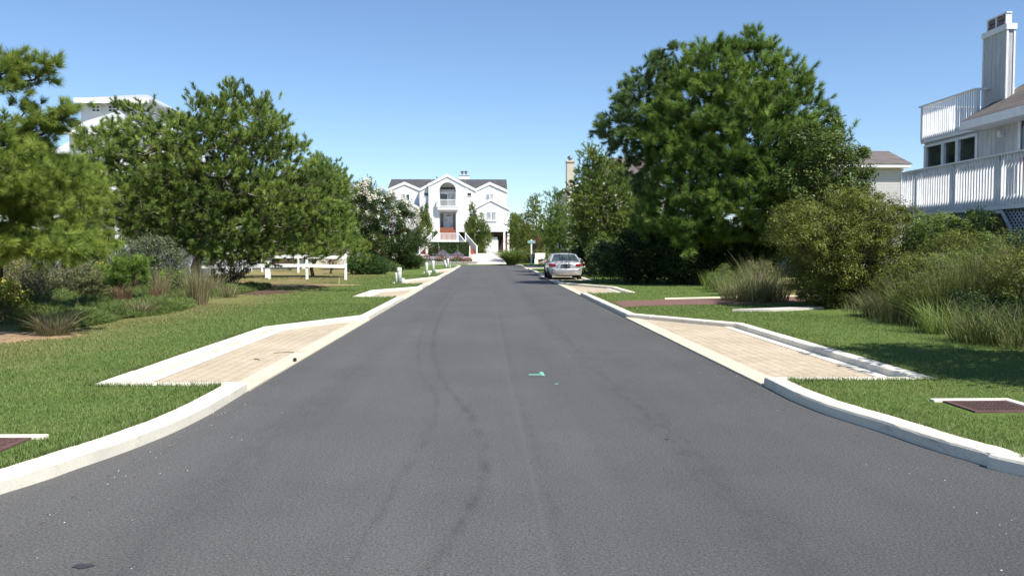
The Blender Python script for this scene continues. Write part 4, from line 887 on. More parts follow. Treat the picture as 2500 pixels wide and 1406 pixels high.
# flat cream flower heads in the bank
r = np.random.default_rng(77); t = thing('flat_topped_wildflower', 'cream flat topped wildflowers in the middle of the grass bank', 'wildflower', gpt(2290, 790)); mb = MB(); fc = []
for i in range(60):
    a = P(2290 + r.normal() * 45, 675 + r.normal() * 22, 18.6 + r.normal() * .25); g = (a[0] + r.normal() * .15, a[1] + r.normal() * .1, 0.1); limb(mb, g, a, .005, .003, r, 0, 3, 3)
    fc.append(np.array(a) + r.normal(size=(22, 3)) * np.array([.055, .055, .010]))
link_mb(mb, 'stems', BARKG, t); mkobj('flower_heads', leaves(np.concatenate(fc), 0.014, r, .8, 1.5), FOL['cream'], t)['kind'] = 'stuff'
# tree just outside the right edge, its shade falls on the right lawn
leafy('leafy tree just beyond the right edge shading the lawn', [(2900,300),(2860,60),(2850,-150),(3150,-260),(3450,-120),(3520,150),(3350,330),(3000,380)], 8.9, 2.0, (9.6, 8.9, 0.05), 'broad', 141, spacing=0.6, padr=0.55, per=330, size=0.06, name='broadleaf_tree', cat='tree', trunk=0.08, stems=3, count=60)
# --- left rough: creeping junipers, grasses, goldenrod
def creeper(label, x0, x1, y0, y1, h, seed, mat='creeper', n=9000, size=0.13):
    r = np.random.default_rng(seed); t = thing('creeping_juniper', label, 'ground juniper', ((x0 + x1) / 2, (y0 + y1) / 2, 0.1), 'creeping junipers in the left rough')
    u = r.uniform(-1, 1, n); v = r.uniform(-1, 1, n); k = u * u + v * v < 1; u, v = u[k], v[k]; x = (x0 + x1) / 2 + u * (x1 - x0) / 2; y = (y0 + y1) / 2 + v * (y1 - y0) / 2
    hh = h * (0.35 + 0.65 * (0.5 + 0.5 * np.sin(x * 3.1 + seed) * np.cos(y * 2.7))) * np.sqrt(1 - u * u * .9 - v * v * .9 + .1 * 0 + 1e-3) if False else h * (0.35 + 0.65 * (0.5 + 0.5 * np.sin(x * 3.1 + seed) * np.cos(y * 2.7))) * np.sqrt(np.clip(1 - .85 * (u * u + v * v), .05, 1))
    z = H(x, y) + hh * r.random(len(x)) ** .5; C = np.stack([x, y, z], 1); dd = unit(np.stack([u, v, np.full(len(u), .55)], 1) + r.normal(size=C.shape) * .5)
    V, Fc, T = tufts(C, dd, size, 0.013, 9, r, .8, .9); mkobj('foliage', (V, Fc, T), FOL[mat], t)
    mb = MB()
    for i in range(10):
        a = r.random() * 2 * pi; limb(mb, ((x0 + x1) / 2, (y0 + y1) / 2, .1), ((x0 + x1) / 2 + cos(a) * (x1 - x0) * .42, (y0 + y1) / 2 + sin(a) * (y1 - y0) * .42, .1 + h * .4), .015, .005, r, 0, 4, 4)
    link_mb(mb, 'stems', BARKG, t); return t
def cpx(pxa, pxb, pya, pyb, h, lb, seed, **k):
    yb = G(0, pya, .1)[1]; ya = G(0, pyb, .1)[1]; ym = (ya + yb) / 2; creeper(lb, XX(pxa, ym), XX(pxb, ym), ya, yb, h, seed, **k)
cpx(140, 300, 742, 792, .42, 'creeping juniper mat at the far left of the rough', 201)
cpx(250, 430, 745, 785, .35, 'creeping juniper mat behind the curved lawn edge', 202)
cpx(395, 520, 700, 742, .38, 'creeping juniper mat left of the tall straw clump', 203)
cpx(495, 600, 700, 740, .35, 'creeping juniper mat right of the tall straw clump', 204)
cpx(60, 200, 720, 760, .45, 'creeping juniper mat under the yellow wildflowers', 205)
cpx(130, 240, 775, 815, .32, 'small juniper mat beside the bare soil', 206)
cpx(0, 110, 735, 800, .5, 'juniper mat in the shade at the left edge', 207)
cpx(290, 400, 715, 750, .35, 'juniper mat around the rusty dock stems', 208)
CL = [
 (485, 745, 1.35, 620, 'tan', .32, 'tall straw clump before the sprawling pine trunk'), (520, 722, 1.0, 300, 'tan', .55, 'arching straw clump right of the tall straw clump'),
 (560, 728, .7, 220, 'tan', .7, 'low arching straw clump at the mulch edge'), (395, 732, 1.1, 300, 'tan', .25, 'upright straw clump right of the rusty stems'),
 (255, 728, 1.15, 480, 'tan', .5, 'fan of silvery straw grass behind the junipers'), (175, 725, 1.15, 480, 'tan', .5, 'second fan of silvery straw grass further left'),
 (105, 740, 1.1, 420, 'tan', .45, 'third fan of silvery straw grass near the goldenrod'), (130, 822, .62, 420, 'tan', .8, 'collapsed straw tuft on the bare soil'),
 (300, 755, .75, 420, 'rust', .22, 'rusty brown dock stems in the rough'), (380, 735, .5, 300, 'rust', .3, 'short rusty stems in front of the straw clump'),
 (330, 728, .6, 300, 'rust', .4, 'low rusty stems below the pine sapling'), (215, 760, .5, 300, 'rust', .5, 'faded brown tuft among the junipers'),
 (60, 770, .8, 340, 'reed', .6, 'green tall grass in the shade at the left edge'), (10, 760, .9, 340, 'reed', .6, 'green tall grass cut off by the left edge'),
 (345, 770, .55, 320, 'tan', .7, 'short tan tuft at the curve of the lawn'), (440, 716, .9, 300, 'reed', .45, 'greenish clump left of the pine trunk'),
]
for i, (px, py, h, n, mt, ln, lb) in enumerate(CL):
    clump(lb, gpt(px, py), n, h, mt, 220 + i, group='wild grass in the left rough', lean=ln, w=0.0085, rad=0.16 if mt == 'rust' else 0.24)
for i, (px, py, hgt, lb) in enumerate(((30, 745, 1.5, 'goldenrod in yellow bloom at the left edge'), (90, 715, 1.6, 'goldenrod behind the silvery straw grass'), (250, 735, 1.05, 'small goldenrod beside the pine sapling'), (180, 700, 1.6, 'goldenrod under the low pine boughs'), (15, 790, .95, 'low goldenrod in the lower left rough'), (235, 690, 1.7, 'goldenrod right of the low pine boughs'))):
    g = gpt(px, py); Y = g[1]; k = 2083 / Y; top = py - hgt * k; rw = .5 * k
    leafy(lb, [(px - rw, py - .1 * k), (px - rw * .9, top + .25 * k), (px, top), (px + rw * .9, top + .3 * k), (px + rw, py - .1 * k)], Y, .4, g, 'fresh' if i % 2 else 'olive', 240 + i, spacing=.26, padr=.19, per=75, size=.035, count=40, stems=7, trunk=.012, aspect=.3, name='goldenrod', cat='wildflower', group='goldenrod in the left rough', flowers=('gold', 26, .08, 22, .5))
leafy('grey twiggy bush behind the yellow wildflowers', [(40,660),(100,620),(200,630),(260,660),(250,720),(60,730)], 24, .9, gpt(150, 738), 'sage', 250, spacing=.34, padr=.27, per=60, size=.03, count=70, stems=8, sub=6)
leafy('dark bush in the gap between the two left pines', [(0,600),(100,590),(240,600),(290,640),(280,690),(20,700)], 30, 1.2, gpt(150, 716), 'broad', 251, spacing=.5, padr=.4, per=120, size=.05, count=70, stems=8)
def meadow(name, label, region, n, hr, mat, seed, w=.006, lean=.6):
    r = np.random.default_rng(seed); xs_, ys_ = zip(*region); x = r.uniform(min(xs_), max(xs_), n); y = r.uniform(min(ys_), max(ys_), n); k = in_poly(x, y, region)
    dn = .5 + .5 * np.sin(x * 1.9 + seed) * np.cos(y * 1.3 + seed * .7) + .3 * np.sin(x * 5.1 + y * 4.3); k &= r.random(n) < dn; x, y = x[k], y[k]; n = len(x)
    a = r.random(n) * 2 * pi; dr = np.stack([np.cos(a), np.sin(a), np.zeros(n)], 1); h = hr[0] + (hr[1] - hr[0]) * r.random(n) ** 2; h *= .6 + .5 * np.sin(x * 1.3 + y * .9 + seed) ** 2
    sd = np.stack([-dr[:, 1], dr[:, 0], np.zeros(n)], 1) * w * .5; b = np.stack([x, y, H(x, y) - .01], 1); V = []
    for i in range(4):
        t = i / 3; p = b + dr * (h * lean * t ** 1.8 * (.3 + r.random(n) * .0 + .5))[:, None] + np.array([0, 0, 1]) * (h * (t - .25 * t ** 2.5))[:, None]; kk = (1 - t) ** .7 + .08; V += [p - sd * kk, p + sd * kk]
    V = np.stack(V, 1).reshape(-1, 3); ix = np.arange(n)[:, None] * 8; Fc = np.concatenate([ix + np.array([[2 * i, 2 * i + 1, 2 * i + 3, 2 * i + 2]]) for i in range(3)], 0)
    me = npmesh(name, V, Fc, np.repeat(r.random(n), 8)); o = D.objects.new(name, me); COL.objects.link(o); me.materials.append(FOL[mat]); return setp(o, label, 'wild grass', kind='stuff')
leafy('yellow green scrub at the left edge below the pine boughs', [(-40,700),(-10,640),(50,620),(110,640),(130,700),(110,760),(-30,770)], 21, .7, gpt(50, 765), 'straw_green', 261, spacing=.27, padr=.21, per=130, size=.030, stems=8, count=80, aspect=.35, sub=3)
leafy('yellow green scrub behind the fans of straw grass', [(120,690),(160,650),(230,640),(290,670),(290,720),(200,735),(130,730)], 24, .7, gpt(205, 735), 'straw_green', 262, spacing=.27, padr=.21, per=120, size=.030, stems=8, count=70, aspect=.35, sub=3)
leafy('low green scrub left of the sprawling pine trunk', [(370,700),(400,660),(450,650),(480,680),(480,725),(390,730)], 27.5, .6, gpt(430, 728), 'fresh', 263, spacing=.27, padr=.21, per=110, size=.030, stems=7, count=50, aspect=.4, sub=2)
RL = [(-15, 15.5), (-9.4, 16.2), (-8.9, 19), (-8.3, 23), (-8.0, 27), (-9.3, 31), (-18, 33), (-22, 24)]
meadow('rough_grass', 'straggling green grass and weeds filling the left rough', RL, 70000, (.06, .55), 'reed', 501)
meadow('rough_grass', 'bleached dry stalks mixed through the left rough', RL, 40000, (.10, .70), 'tan', 502, .005, .5)
RR = [(8.4, 9.5), (13, 9), (13, 24), (9.6, 23.5), (8.6, 20.5), (7.9, 17.2), (8.0, 14)]
meadow('rough_grass', 'thick green weeds filling the bank below the right hand deck', RR, 26000, (.10, .6), 'reed', 503, .009, .5)
meadow('rough_grass', 'dry stalks mixed through the bank below the right hand deck', RR, 9000, (.2, 1.0), 'straw_green', 504, .006, .5)
# mulch patch under the sprawling pine
def patch(name, pts, mat):
    c = np.mean(pts, axis=0); n = len(pts); V = [(c[0], c[1], float(H(*c)) + .018)]; R_ = 6
    for k in range(1, R_ + 1):
        for p in pts: q = c + (np.array(p) - c) * k / R_; V.append((q[0], q[1], float(H(*q)) + (.018 if k < R_ else -.01)))
    Fc = [(0, 1 + i, 1 + (i + 1) % n) for i in range(n)] + [(1 + (k - 1) * n + i, 1 + k * n + i, 1 + k * n + (i + 1) % n, 1 + (k - 1) * n + (i + 1) % n) for k in range(1, R_) for i in range(n)]
    mb = MB(); mb.add(V, Fc); return struct(mb.build(name, mat, smooth=True))
MULCH = plain('bark_mulch', (0.085, 0.048, 0.030), .95, var=.6, scale=26, bmp=1.0)
a = G(640, 714, .1); V = []
pts = [(a[0] + cos(k * pi / 9) * 1.05 * (1 + .25 * sin(k * 2.3)), a[1] + sin(k * pi / 9) * 1.5 * (1 + .12 * cos(k * 1.7))) for k in range(18)]
patch('mulch_patch', pts, MULCH)
a = G(720, 696, .1); pts = [(a[0] + cos(k * pi / 9) * 2.9 * (1 + .15 * sin(k * 2.3)), a[1] + sin(k * pi / 9) * 1.1 * (1 + .12 * cos(k * 1.7))) for k in range(18)]
SOIL = plain('dry_tan_soil', (0.30, 0.20, 0.11), .95, var=.5, scale=7, bmp=.6)
patch('soil_patch', pts, SOIL)
a = G(30, 822, .1); pts = [(a[0] + cos(k * pi / 9) * 1.1 * (1 + .2 * sin(k * 2.3)), a[1] + sin(k * pi / 9) * 1.1 * (1 + .2 * cos(k * 1.7))) for k in range(18)]
patch('soil_patch', pts, SOIL)
# --- turf blades on both lawns
def turf(name, label, n, seed):
    r = np.random.default_rng(seed); Pp = []
    ln = {-1: np.array(offset(KL, .27)), 1: np.array(offset(KR, -.27))}
    y = 4.2 * np.exp(r.random(n) * np.log(52 / 4.2)); y = np.where(r.random(n) < .35, r.uniform(4.2, 24, n), y)
    s = np.where(r.random(n) < .52, -1, 1); x = np.zeros(n)
    wd = np.minimum(12, 0.75 * y + 1.0); x = s * (2.9 + wd * r.random(n) ** 1.15)
    ok = np.ones(n, bool)
    for sd, l in ln.items():
        big = [tuple(q) for q in l] + [(sd * 90, l[-1][1]), (sd * 90, l[0][1])]; ins = in_poly(x, y, big); ok &= np.where(s == sd, ins, True)
    ok &= ~in_poly(x, y, [(p[0], p[1]) for p in pv])
    for q0, q1 in ((G(2318, 982, .12), G(2452, 976, .12)),):
        ok &= ~((x > q0[0] - .1) & (x < q1[0] + .1) & (y < q1[1] + .09) & (y > q1[1] - .72))
    q1 = G(78, 1066, .12); ok &= ~((x > q1[0] - 1.1) & (x < q1[0] + .02) & (y < q1[1] + .09) & (y > q1[1] - .60))
    dens = np.where(x < -8.3, .45, 1.0); ok &= r.random(n) < dens
    x, y = x[ok], y[ok]; k = len(x); h = (0.018 + 0.020 * r.random(k)) * (1 + y * .006); wv = 0.0032 + y * 0.00038
    a = r.random(k) * 2 * pi; d = np.stack([np.cos(a), np.sin(a), np.zeros(k)], 1); sd = np.stack([-d[:, 1], d[:, 0], np.zeros(k)], 1) * wv[:, None] * .5
    b = np.stack([x, y, H(x, y) - .004], 1); tip = b + d * (h * (.3 + .8 * r.random(k)))[:, None] + np.array([0, 0, 1]) * h[:, None]
    V = np.stack([b - sd, b + sd, tip], 1).reshape(-1, 3); me = npmesh(name, V, np.arange(len(V)).reshape(-1, 3), np.repeat(r.random(k), 3))
    o = D.objects.new(name, me); COL.objects.link(o); me.materials.append(FOL['turf']); return setp(o, label, 'grass', kind='stuff')
turf('turf_grass', 'short mown green turf on both sides of the road', 620000, 300)
def fringe(seed, n=60000):
    r = np.random.default_rng(seed); B = []
    for line, s in ((KL, 1), (KR, -1)):
        P_ = np.array([p for p in offset(line, s * .245) if p[1] < 60 and p[1] > 3.2]); seg = np.diff(P_, axis=0); ln = np.linalg.norm(seg, axis=1); ok_ = ln < 25; w_ = ln * ok_ / (P_[:-1, 1] + 2); i = r.choice(len(seg), n // 2, p=w_ / w_.sum()); t_ = r.random(n // 2); B.append(P_[i] + seg[i] * t_[:, None])
    b = np.concatenate(B); k = len(b); patch = .5 + .5 * np.sin(b[:, 0] * 3.1 + b[:, 1] * 2.3) * np.sin(b[:, 1] * .9); q = r.random(k) < .25 + .75 * patch; b = b[q]; k = len(b)
    b = b + r.normal(size=b.shape) * .022; a = r.random(k) * 2 * pi; d = np.stack([np.cos(a), np.sin(a), np.zeros(k)], 1); h = .03 + .045 * r.random(k) ** 1.5; wv = .004 + b[:, 1] * .0003; sd = np.stack([-d[:, 1], d[:, 0], np.zeros(k)], 1) * wv[:, None] * .5
    b3 = np.stack([b[:, 0], b[:, 1], np.full(k, .095)], 1); tip = b3 + d * (h * .8)[:, None] + np.array([0, 0, 1]) * h[:, None]; V = np.stack([b3 - sd, b3 + sd, tip], 1).reshape(-1, 3)
    me = npmesh('edge_grass', V, np.arange(len(V)).reshape(-1, 3), np.repeat(r.random(k), 3)); o = D.objects.new('edge_grass', me); COL.objects.link(o); me.materials.append(FOL['turf']); return setp(o, 'ragged longer grass creeping over the back of the kerbs', 'grass', kind='stuff')
fringe(310)
r = np.random.default_rng(41); n = 420; y = 4 + 34 * r.random(n) ** 1.6; s = np.where(r.random(n) < .5, -1, 1); x = np.where(s < 0, XL + np.abs(r.normal(0, .12, n)), XR - np.abs(r.normal(0, .12, n))); z = np.full(n, .008)
k = r.random(n) < .35; x = np.where(k, np.where(s < 0, r.uniform(XBL + .1, XL - .05, n), r.uniform(XR + .05, XBR - .1, n)), x); y = np.where(k, r.uniform(10.2, 17, n), y); z = np.where(k, .026, z)
k2 = r.random(n) < .12; x = np.where(k2, r.uniform(-2.5, 3, n), x); z = np.where(k2, .008, z)
V, Fc, T = leaves(np.stack([x, y, z], 1), .013, r, .35, 2.0); me = npmesh('fallen_leaves', V, Fc, T); o = D.objects.new('fallen_leaves', me); COL.objects.link(o); me.materials.append(FOL['rust']); setp(o, 'small dry brown leaves and needles blown along the kerbs', 'leaf litter', kind='stuff')
# background wood beyond everything
r = np.random.default_rng(12); cs = []
for i in range(1100):
    x = r.uniform(-420, 420); y = r.uniform(175, 235); h = r.uniform(3.0, 5.5); cs.append((x, y, h))
cs = np.array(cs); pads = np.repeat(cs, 5, 0) + r.normal(size=(5500, 3)) * np.array([2.2, 2.2, 1.1]); p, d = pad_points(pads, 1.5, 22, r)
V, Fc, T = leaves(p, .55, r, .7, .3, d); me = npmesh('far_wood', V, Fc, T); o = D.objects.new('far_wood', me); COL.objects.link(o); me.materials.append(FOL['pine_dark']); setp(o, 'low dark green woodland on the horizon behind the houses', 'woodland', kind='stuff')
# ================================================================== BUILDINGS
def roof_gable(mb, xl, xa, xr, zl, za, zr, y0, y1, th=0.14):
    """two sloping slabs, ridge along y; returns nothing, adds to mb"""
    mb.prism([(xl, zl), (xa, za), (xa, za + th), (xl - .0, zl + th)], y0, y1)
    mb.prism([(xa, za), (xr, zr), (xr, zr + th), (xa, za + th)], y0, y1)
def rake(mb, xl, xa, xr, zl, za, zr, y0, y1, w=0.26):
    mb.prism([(xl, zl - w), (xa, za - w), (xr, zr - w), (xr, zr + .12), (xa, za + .12), (xl, zl + .12)], y0, y1)
def window(parent, x0, x1, z0, z1, y, glass, frame=TRIM, fw=0.09, proud=0.05, bars=0, name='window', blind=None):
    m = MB()
    m.box(x0 - fw, x1 + fw, y - proud, y - .002, z1, z1 + fw); m.box(x0 - fw, x1 + fw, y - proud - .02, y - .002, z0 - fw, z0)
    m.box(x0 - fw, x0, y - proud, y - .002, z0, z1); m.box(x1, x1 + fw, y - proud, y - .002, z0, z1)
    if bars: 
        xm = (x0 + x1) / 2; zm = (z0 + z1) / 2; m.box(xm - .025, xm + .025, y - proud * .8, y - .002, z0, z1); m.box(x0, x1, y - proud * .75, y - .003, zm - .025, zm + .025)
    w = m.build(name, frame, parent)
    m = MB(); m.box(x0, x1, y - .018, y - .006, z0, z1); m.build('pane', glass, w)
    return w
def balus(mb, a, b, h, sp=0.14, w=0.04, rail=0.07, low=0.1, post=False):
    a = Vector(a); b = Vector(b); up = Vector((0, 0, 1))
    mb.beam(a + up * h, b + up * h, rail * 1.2, rail); mb.beam(a + up * low, b + up * low, rail * .8, rail * .8)
    n = max(1, int((b - a).length / sp))
    for i in range(n):
        p = a + (b - a) * ((i + .5) / n); mb.beam(p + up * low, p + up * h, w, w)
# ---------- the white house at the end of the road
GY0 = float(H(0, 113))
hse = thing('house', 'large white clapboard house with arched balcony at the end of the road', 'house', (XX(1093, 115), 113.5, GY0))
def hx(px, Y): return XX(px, Y)
def hz_(py, Y): return ZZ(py, Y)
YW, YC, YF, YB = 115.0, 114.15, 113.65, 112.6           # wings, middle recess, centre block, lower wings
zb = hz_(566, YB)                                      # underside of the raised storey
m = MB()
# left and right upper gable wings
for a_, ap, b_ in ((948, 988.5, 1023), (1163.5, 1195.5, 1237)):
    m.prism([(hx(a_, YW), zb), (hx(b_ + (4 if a_ < 1000 else 0), YW), zb), (hx(b_ + (4 if a_ < 1000 else 0), YW), hz_(464, YW)), (hx(ap, YW), hz_(449, YW)), (hx(a_, YW), hz_(464, YW))], YW, YW + 9)
# recessed middle tier
oa, ob = hx(1073.2, YF) - .02, hx(1113.3, YF) + .02; zs_ = hz_(465.5, YF); rc_ = (ob - oa) / 2
m.prism([(hx(1025, YC), zb), (oa, zb)] + [((oa + ob) / 2 + rc_ * cos(t), zs_ + rc_ * sin(t)) for t in np.linspace(pi, 0, 21)] + [(ob, zb), (hx(1164.3, YC), zb), (hx(1164.3, YC), hz_(465.2, YC)), (hx(1092.6, YC), hz_(431, YC)), (hx(1025, YC), hz_(463.5, YC))], YC, YW + 1.4)
m.prism([(hx(1025, YC), zb), (hx(1164.3, YC), zb), (hx(1164.3, YC), hz_(465.2, YC)), (hx(1092.6, YC), hz_(431, YC)), (hx(1025, YC), hz_(463.5, YC))], YW + 1.41, YW + 8.6)
m.build('wall', SIDE, hse)
# centre block with its tall arched opening
xo0, xo1 = hx(1073.2, YF), hx(1113.3, YF); cx = (xo0 + xo1) / 2; rr = (xo1 - xo0) / 2; zsp = hz_(465.5, YF); arc = [(cx + rr * cos(t), zsp + rr * sin(t)) for t in np.linspace(0, pi, 25)]
bx0, bx1 = hx(1048.7, YF), hx(1137.5, YF); zg = zb - 0.0
poly = [(bx0, zg), (xo0, zg)] + arc[::-1] + [(xo1, zg), (bx1, zg), (bx1, hz_(452, YF)), (hx(1092.6, YF), hz_(430.5, YF)), (bx0, hz_(452, YF))]
m = MB(); m.prism(poly, YF, YF + 0.35); m.box(bx0 + .002, bx0 + .2, YF + .35, YC - .001, zg, hz_(452.5, YF)); m.box(bx1 - .2, bx1 - .002, YF + .35, YC - .001, zg, hz_(452.5, YF)); m.build('centre_wall', SIDE, hse)
# casing round the arch
m = MB(); o_ = [(cx + (rr + .16) * cos(t), zsp + (rr + .16) * sin(t)) for t in np.linspace(0, pi, 25)]; m.prism(arc + o_[::-1], YF - .04, YF - .002); m.build('arch_casing', TRIM, hse)
# recess back wall, floor and lintel
m = MB(); m.box(xo0 - .018, xo1 + .018, YF + 1.75, YF + 1.9, zg, zsp + rr); m.box(xo0 - .018, xo0 + .004, YF + .352, YF + 1.75, zg, zsp); m.box(xo1 - .004, xo1 + .018, YF + .352, YF + 1.75, zg, zsp)
m.build('recess_wall', SIDE, hse)
zf = hz_(507, YF)
m = MB(); m.box(hx(1068.5, YF - .55), hx(1118.7, YF - .55), YF - .6, YF - .002, hz_(512.5, YF - .5), hz_(506, YF - .5)); m.box(hx(1068.5, YF - .55) - .05, hx(1118.7, YF - .55) + .05, YF - .65, YF - .002, hz_(506, YF - .5) + .001, hz_(504.8, YF - .5)); m.box(xo0 + .002, xo1 - .002, YF - .002, YF + 1.74, zf - .18, zf)
m.box(xo0 + .002, xo1 - .002, YF + .02, YF + .3, hz_(517.5, YF), hz_(512, YF))
m.box(hx(1066.5, YF - .3), hx(1067.8, YF - .3), YF - .6, YF - .002, zf - .05, zf + 1.0)
bl = m.build('balcony', TRIM, hse)
m = MB(); balus(m, (xo0 - .02, YF - .5, zf + .06), (xo1 + .02, YF - .5, zf + .06), 0.94, .14, .045); m.box(xo0 - .12, xo0 - .02, YF - .55, YF - .45, zf, zf + 1.02); m.box(xo1 + .02, xo1 + .12, YF - .55, YF - .45, zf, zf + 1.02)
for xx in (xo0 - .07, xo1 + .07): m.beam((xx, YF - .5, zf + 1.0), (xx, YF - .01, zf + 1.0), .06, .06)
m.build('railing', TRIM, bl)
# sliding door behind the balcony, entrance below
YR = YF + 1.75
sd = window(hse, hx(1073.8, YR) + .1, hx(1092.5, YR), zf + .02, hz_(474, YR), YR, GLASS, name='sliding_door')
m = MB(); m.box(hx(1094.5, YR), hx(1112.5, YR) - .1, YR - .02, YR - .006, zf + .02, hz_(474, YR)); m.build('pane', GLASSB, sd)
m = MB(); m.box(hx(1073.5, YR), hx(1113, YR), YR - .07, YR - .003, hz_(472.6, YR), hz_(467.5, YR)); m.build('lintel', TRIM, hse)
zd = hz_(556, YF)
m = MB(); m.box(xo0 + .002, xo1 - .002, YF + .6, YF + 1.74, zd - .15, zd); m.build('porch_floor', TRIM, hse)
dm = MB(); dm.box(hx(1087, YR), hx(1104.6, YR), YR - .09, YR - .02, zd + .02, hz_(520.5, YR)); door = dm.build('entrance_door', TRIM, hse, bevel=.01)
m = MB(); t_ = [(hx(1095.8, YR) + .42 * cos(a), hz_(528.5, YR) + .22 * sin(a)) for a in np.linspace(0, pi, 9)]; m.prism(t_, YR - .1, YR - .091); m.build('fanlight', plain('grey_glass', (.28, .29, .30), .2), door)
m = MB(); 
for (a, b, c, d) in ((1088.4, 1094.8, 533, 541), (1096.8, 1103.2, 533, 541), (1088.4, 1094.8, 543, 553.5), (1096.8, 1103.2, 543, 553.5)): m.box(hx(a, YR), hx(b, YR), YR - .1, YR - .091, hz_(d, YR), hz_(c, YR))
m.build('door_panel', plain('door_white', (.72, .73, .74), .5, var=.03), door)
m = MB(); m.lathe([(.02, 0), (.045, .02), (.045, .05), (.015, .07)], (hx(1088.6, YR), YR - .13, hz_(540, YR)), 8); m.build('handle', plain('dark_metal', (.05, .045, .04), .4, 1.0), door)
for a, b in ((1076.2, 1083), (1106.2, 1112.6)):
    window(hse, hx(a, YR), hx(b, YR), zd + .12, hz_(522.5, YR), YR, GLASS, fw=.06, name='sidelight')
# entrance steps of red cedar from landing to door
YL = 109.2; zl = hz_(588, YL)                         # landing level
ns = 6; m = MB(); y0 = YF - .75
for i in range(ns):
    z1 = zl + (zd - zl) * (i + 1) / ns; ya = y0 + i * .23; m.box(xo0 + .02, xo1 - .02 , ya, YF + .62, zl + (zd - zl) * i / ns + .001, z1)
m.build('entrance_steps', CEDAR, hse)
# gable roofs, rakes, main roof
m = MB()
zr_ = hz_(438.3, 119.3); ze0 = hz_(464.0, 114.4); yf_ = 115.03; ze_ = ze0 + (zr_ - ze0) * (yf_ - 114.3) / 5.0
xm0, xm1 = hx(946.5, 114.4), hx(1238.5, 114.4)
m.add([(xm0, yf_, ze_), (xm1, yf_, ze_), (xm1, 119.3, zr_), (xm0, 119.3, zr_), (xm0, yf_, ze_ - .15), (xm1, yf_, ze_ - .15), (xm1, 119.3, zr_ - .15), (xm0, 119.3, zr_ - .15), (xm0, 124.4, ze0), (xm1, 124.4, ze0), (xm0, 124.4, ze0 - .15), (xm1, 124.4, ze0 - .15)],
      [(0, 1, 2, 3), (4, 7, 6, 5), (0, 4, 5, 1), (0, 3, 7, 4), (1, 5, 6, 2), (3, 2, 9, 8), (7, 10, 11, 6), (8, 9, 11, 10), (3, 8, 10, 7), (2, 6, 11, 9)])
E = .13
for xl, xa, xr, yl, ya, yr, y0, y1 in ((945.5, 988.5, 1026.5, 464.5, 446.6, 462.8, YW - E, YW + 3.2), (1160.5, 1195.5, 1239.5, 463.5, 446.6, 466, YW - E, YW + 3.2),
                                      (1025, 1092.6, 1163, 463, 427.6, 464, YC - E, YW + 4.0), (1044, 1092.6, 1139.5, 452, 427.2, 452.3, YF - E, YC - E - .01)):
    roof_gable(m, hx(xl, y0), hx(xa, y0), hx(xr, y0), hz_(yl, y0), hz_(ya, y0), hz_(yr, y0), y0 + .07, y1)
rf = m.build('roof', ROOFD, hse)
m = MB()
for xl, xa, xr, yl, ya, yr, y0 in ((945.5, 988.5, 1026.5, 464.5, 446.6, 462.8, YW - E), (1160.5, 1195.5, 1239.5, 463.5, 446.6, 466, YW - E), (1025, 1092.6, 1163, 463, 427.6, 464, YC - E), (1044, 1092.6, 1139.5, 452, 427.2, 452.3, YF - E),
                                   (948, 986.4, 1024.5, 507.5, 487.4, 508, YB - E), (1158, 1198.7, 1247, 507, 486, 510.5, YB - E)):
    rake(m, hx(xl, y0), hx(xa, y0), hx(xr, y0), hz_(yl, y0) , hz_(ya, y0), hz_(yr, y0), y0, y0 + .068, .24); m.build('rake_board', TRIM, hse); m = MB()
# lower front wings
m = MB()
for xl, xa, xr, yl, ya, yr in ((948, 986.4, 1024.5, 507.5, 487.4, 508), (1158, 1198.7, 1247, 507, 486, 510.5)):
    m = MB(); roof_gable(m, hx(xl, YB), hx(xa, YB), hx(xr, YB), hz_(yl, YB), hz_(ya, YB), hz_(yr, YB), YB - E + .07, YW - .01); m.build('lower_roof', ROOFD, hse)
m = MB()
wa = hx(1159.5, YB) ; wb = hx(1243, YB)
m.prism([(hx(951, YB), zb), (hx(1021, YB), zb), (hx(1021, YB), hz_(509, YB)), (hx(986.4, YB), hz_(490, YB)), (hx(951, YB), hz_(509, YB))], YB, YW - .005)
m.build('lower_wing', SIDE, hse); m = MB()
m.prism([(wa, zb), (wb, zb), (wb, hz_(511, YB)), (hx(1198.7, YB), hz_(489, YB)), (wa, hz_(509, YB))], YB, YW - .005)
m.build('lower_wing', SIDE, hse)
# windows
for (a, b, c, d, Y_, gl) in ((982.2, 989.4, 475.8, 489, YW, GLASS), (992.9, 1000, 475.8, 489, YW, GLASS), (1036.3, 1046, 471.3, 479.5, YC, GLASS), (1141.2, 1150.8, 471.3, 479, YC, GLASS),
                             (1187, 1194.3, 474.6, 489, YW, GLASSB), (1197.2, 1204.6, 474.6, 489, YW, GLASSB), (1188.2, 1197.4, 519, 537.5, YB, GLASSB), (1200.6, 1210, 519, 537.5, YB, GLASSB), (968, 976, 519, 537.5, YB, GLASS), (980, 988, 519, 537.5, YB, GLASS)):
    window(hse, hx(a, Y_), hx(b, Y_), hz_(d, Y_), hz_(c, Y_), Y_, gl, fw=.07)
m = MB(); m.box(hx(1185.5, YB), hx(1213, YB), YB - .1, YB - .002, hz_(541, YB), hz_(539.3, YB)); m.build('window_sill', TRIM, hse)
# corner boards
m = MB()
for (a, c, d, Y_) in ((1242.3, 565.5, 512, YB), (1160.2, 565, 509, YB), (951.5, 565, 510, YB), (1020.5, 565, 509, YB), (1236.3, 489, 465, YW), (948.6, 508, 465, YW), (1048.7, 565, 452, YF), (1137.2, 565, 452, YF)):
    m = MB(); x = hx(a, Y_); m.box(x - .09, x + .09, Y_ - .03, Y_ - .003, hz_(c, Y_), hz_(d, Y_)); m.build('corner_board', TRIM, hse)
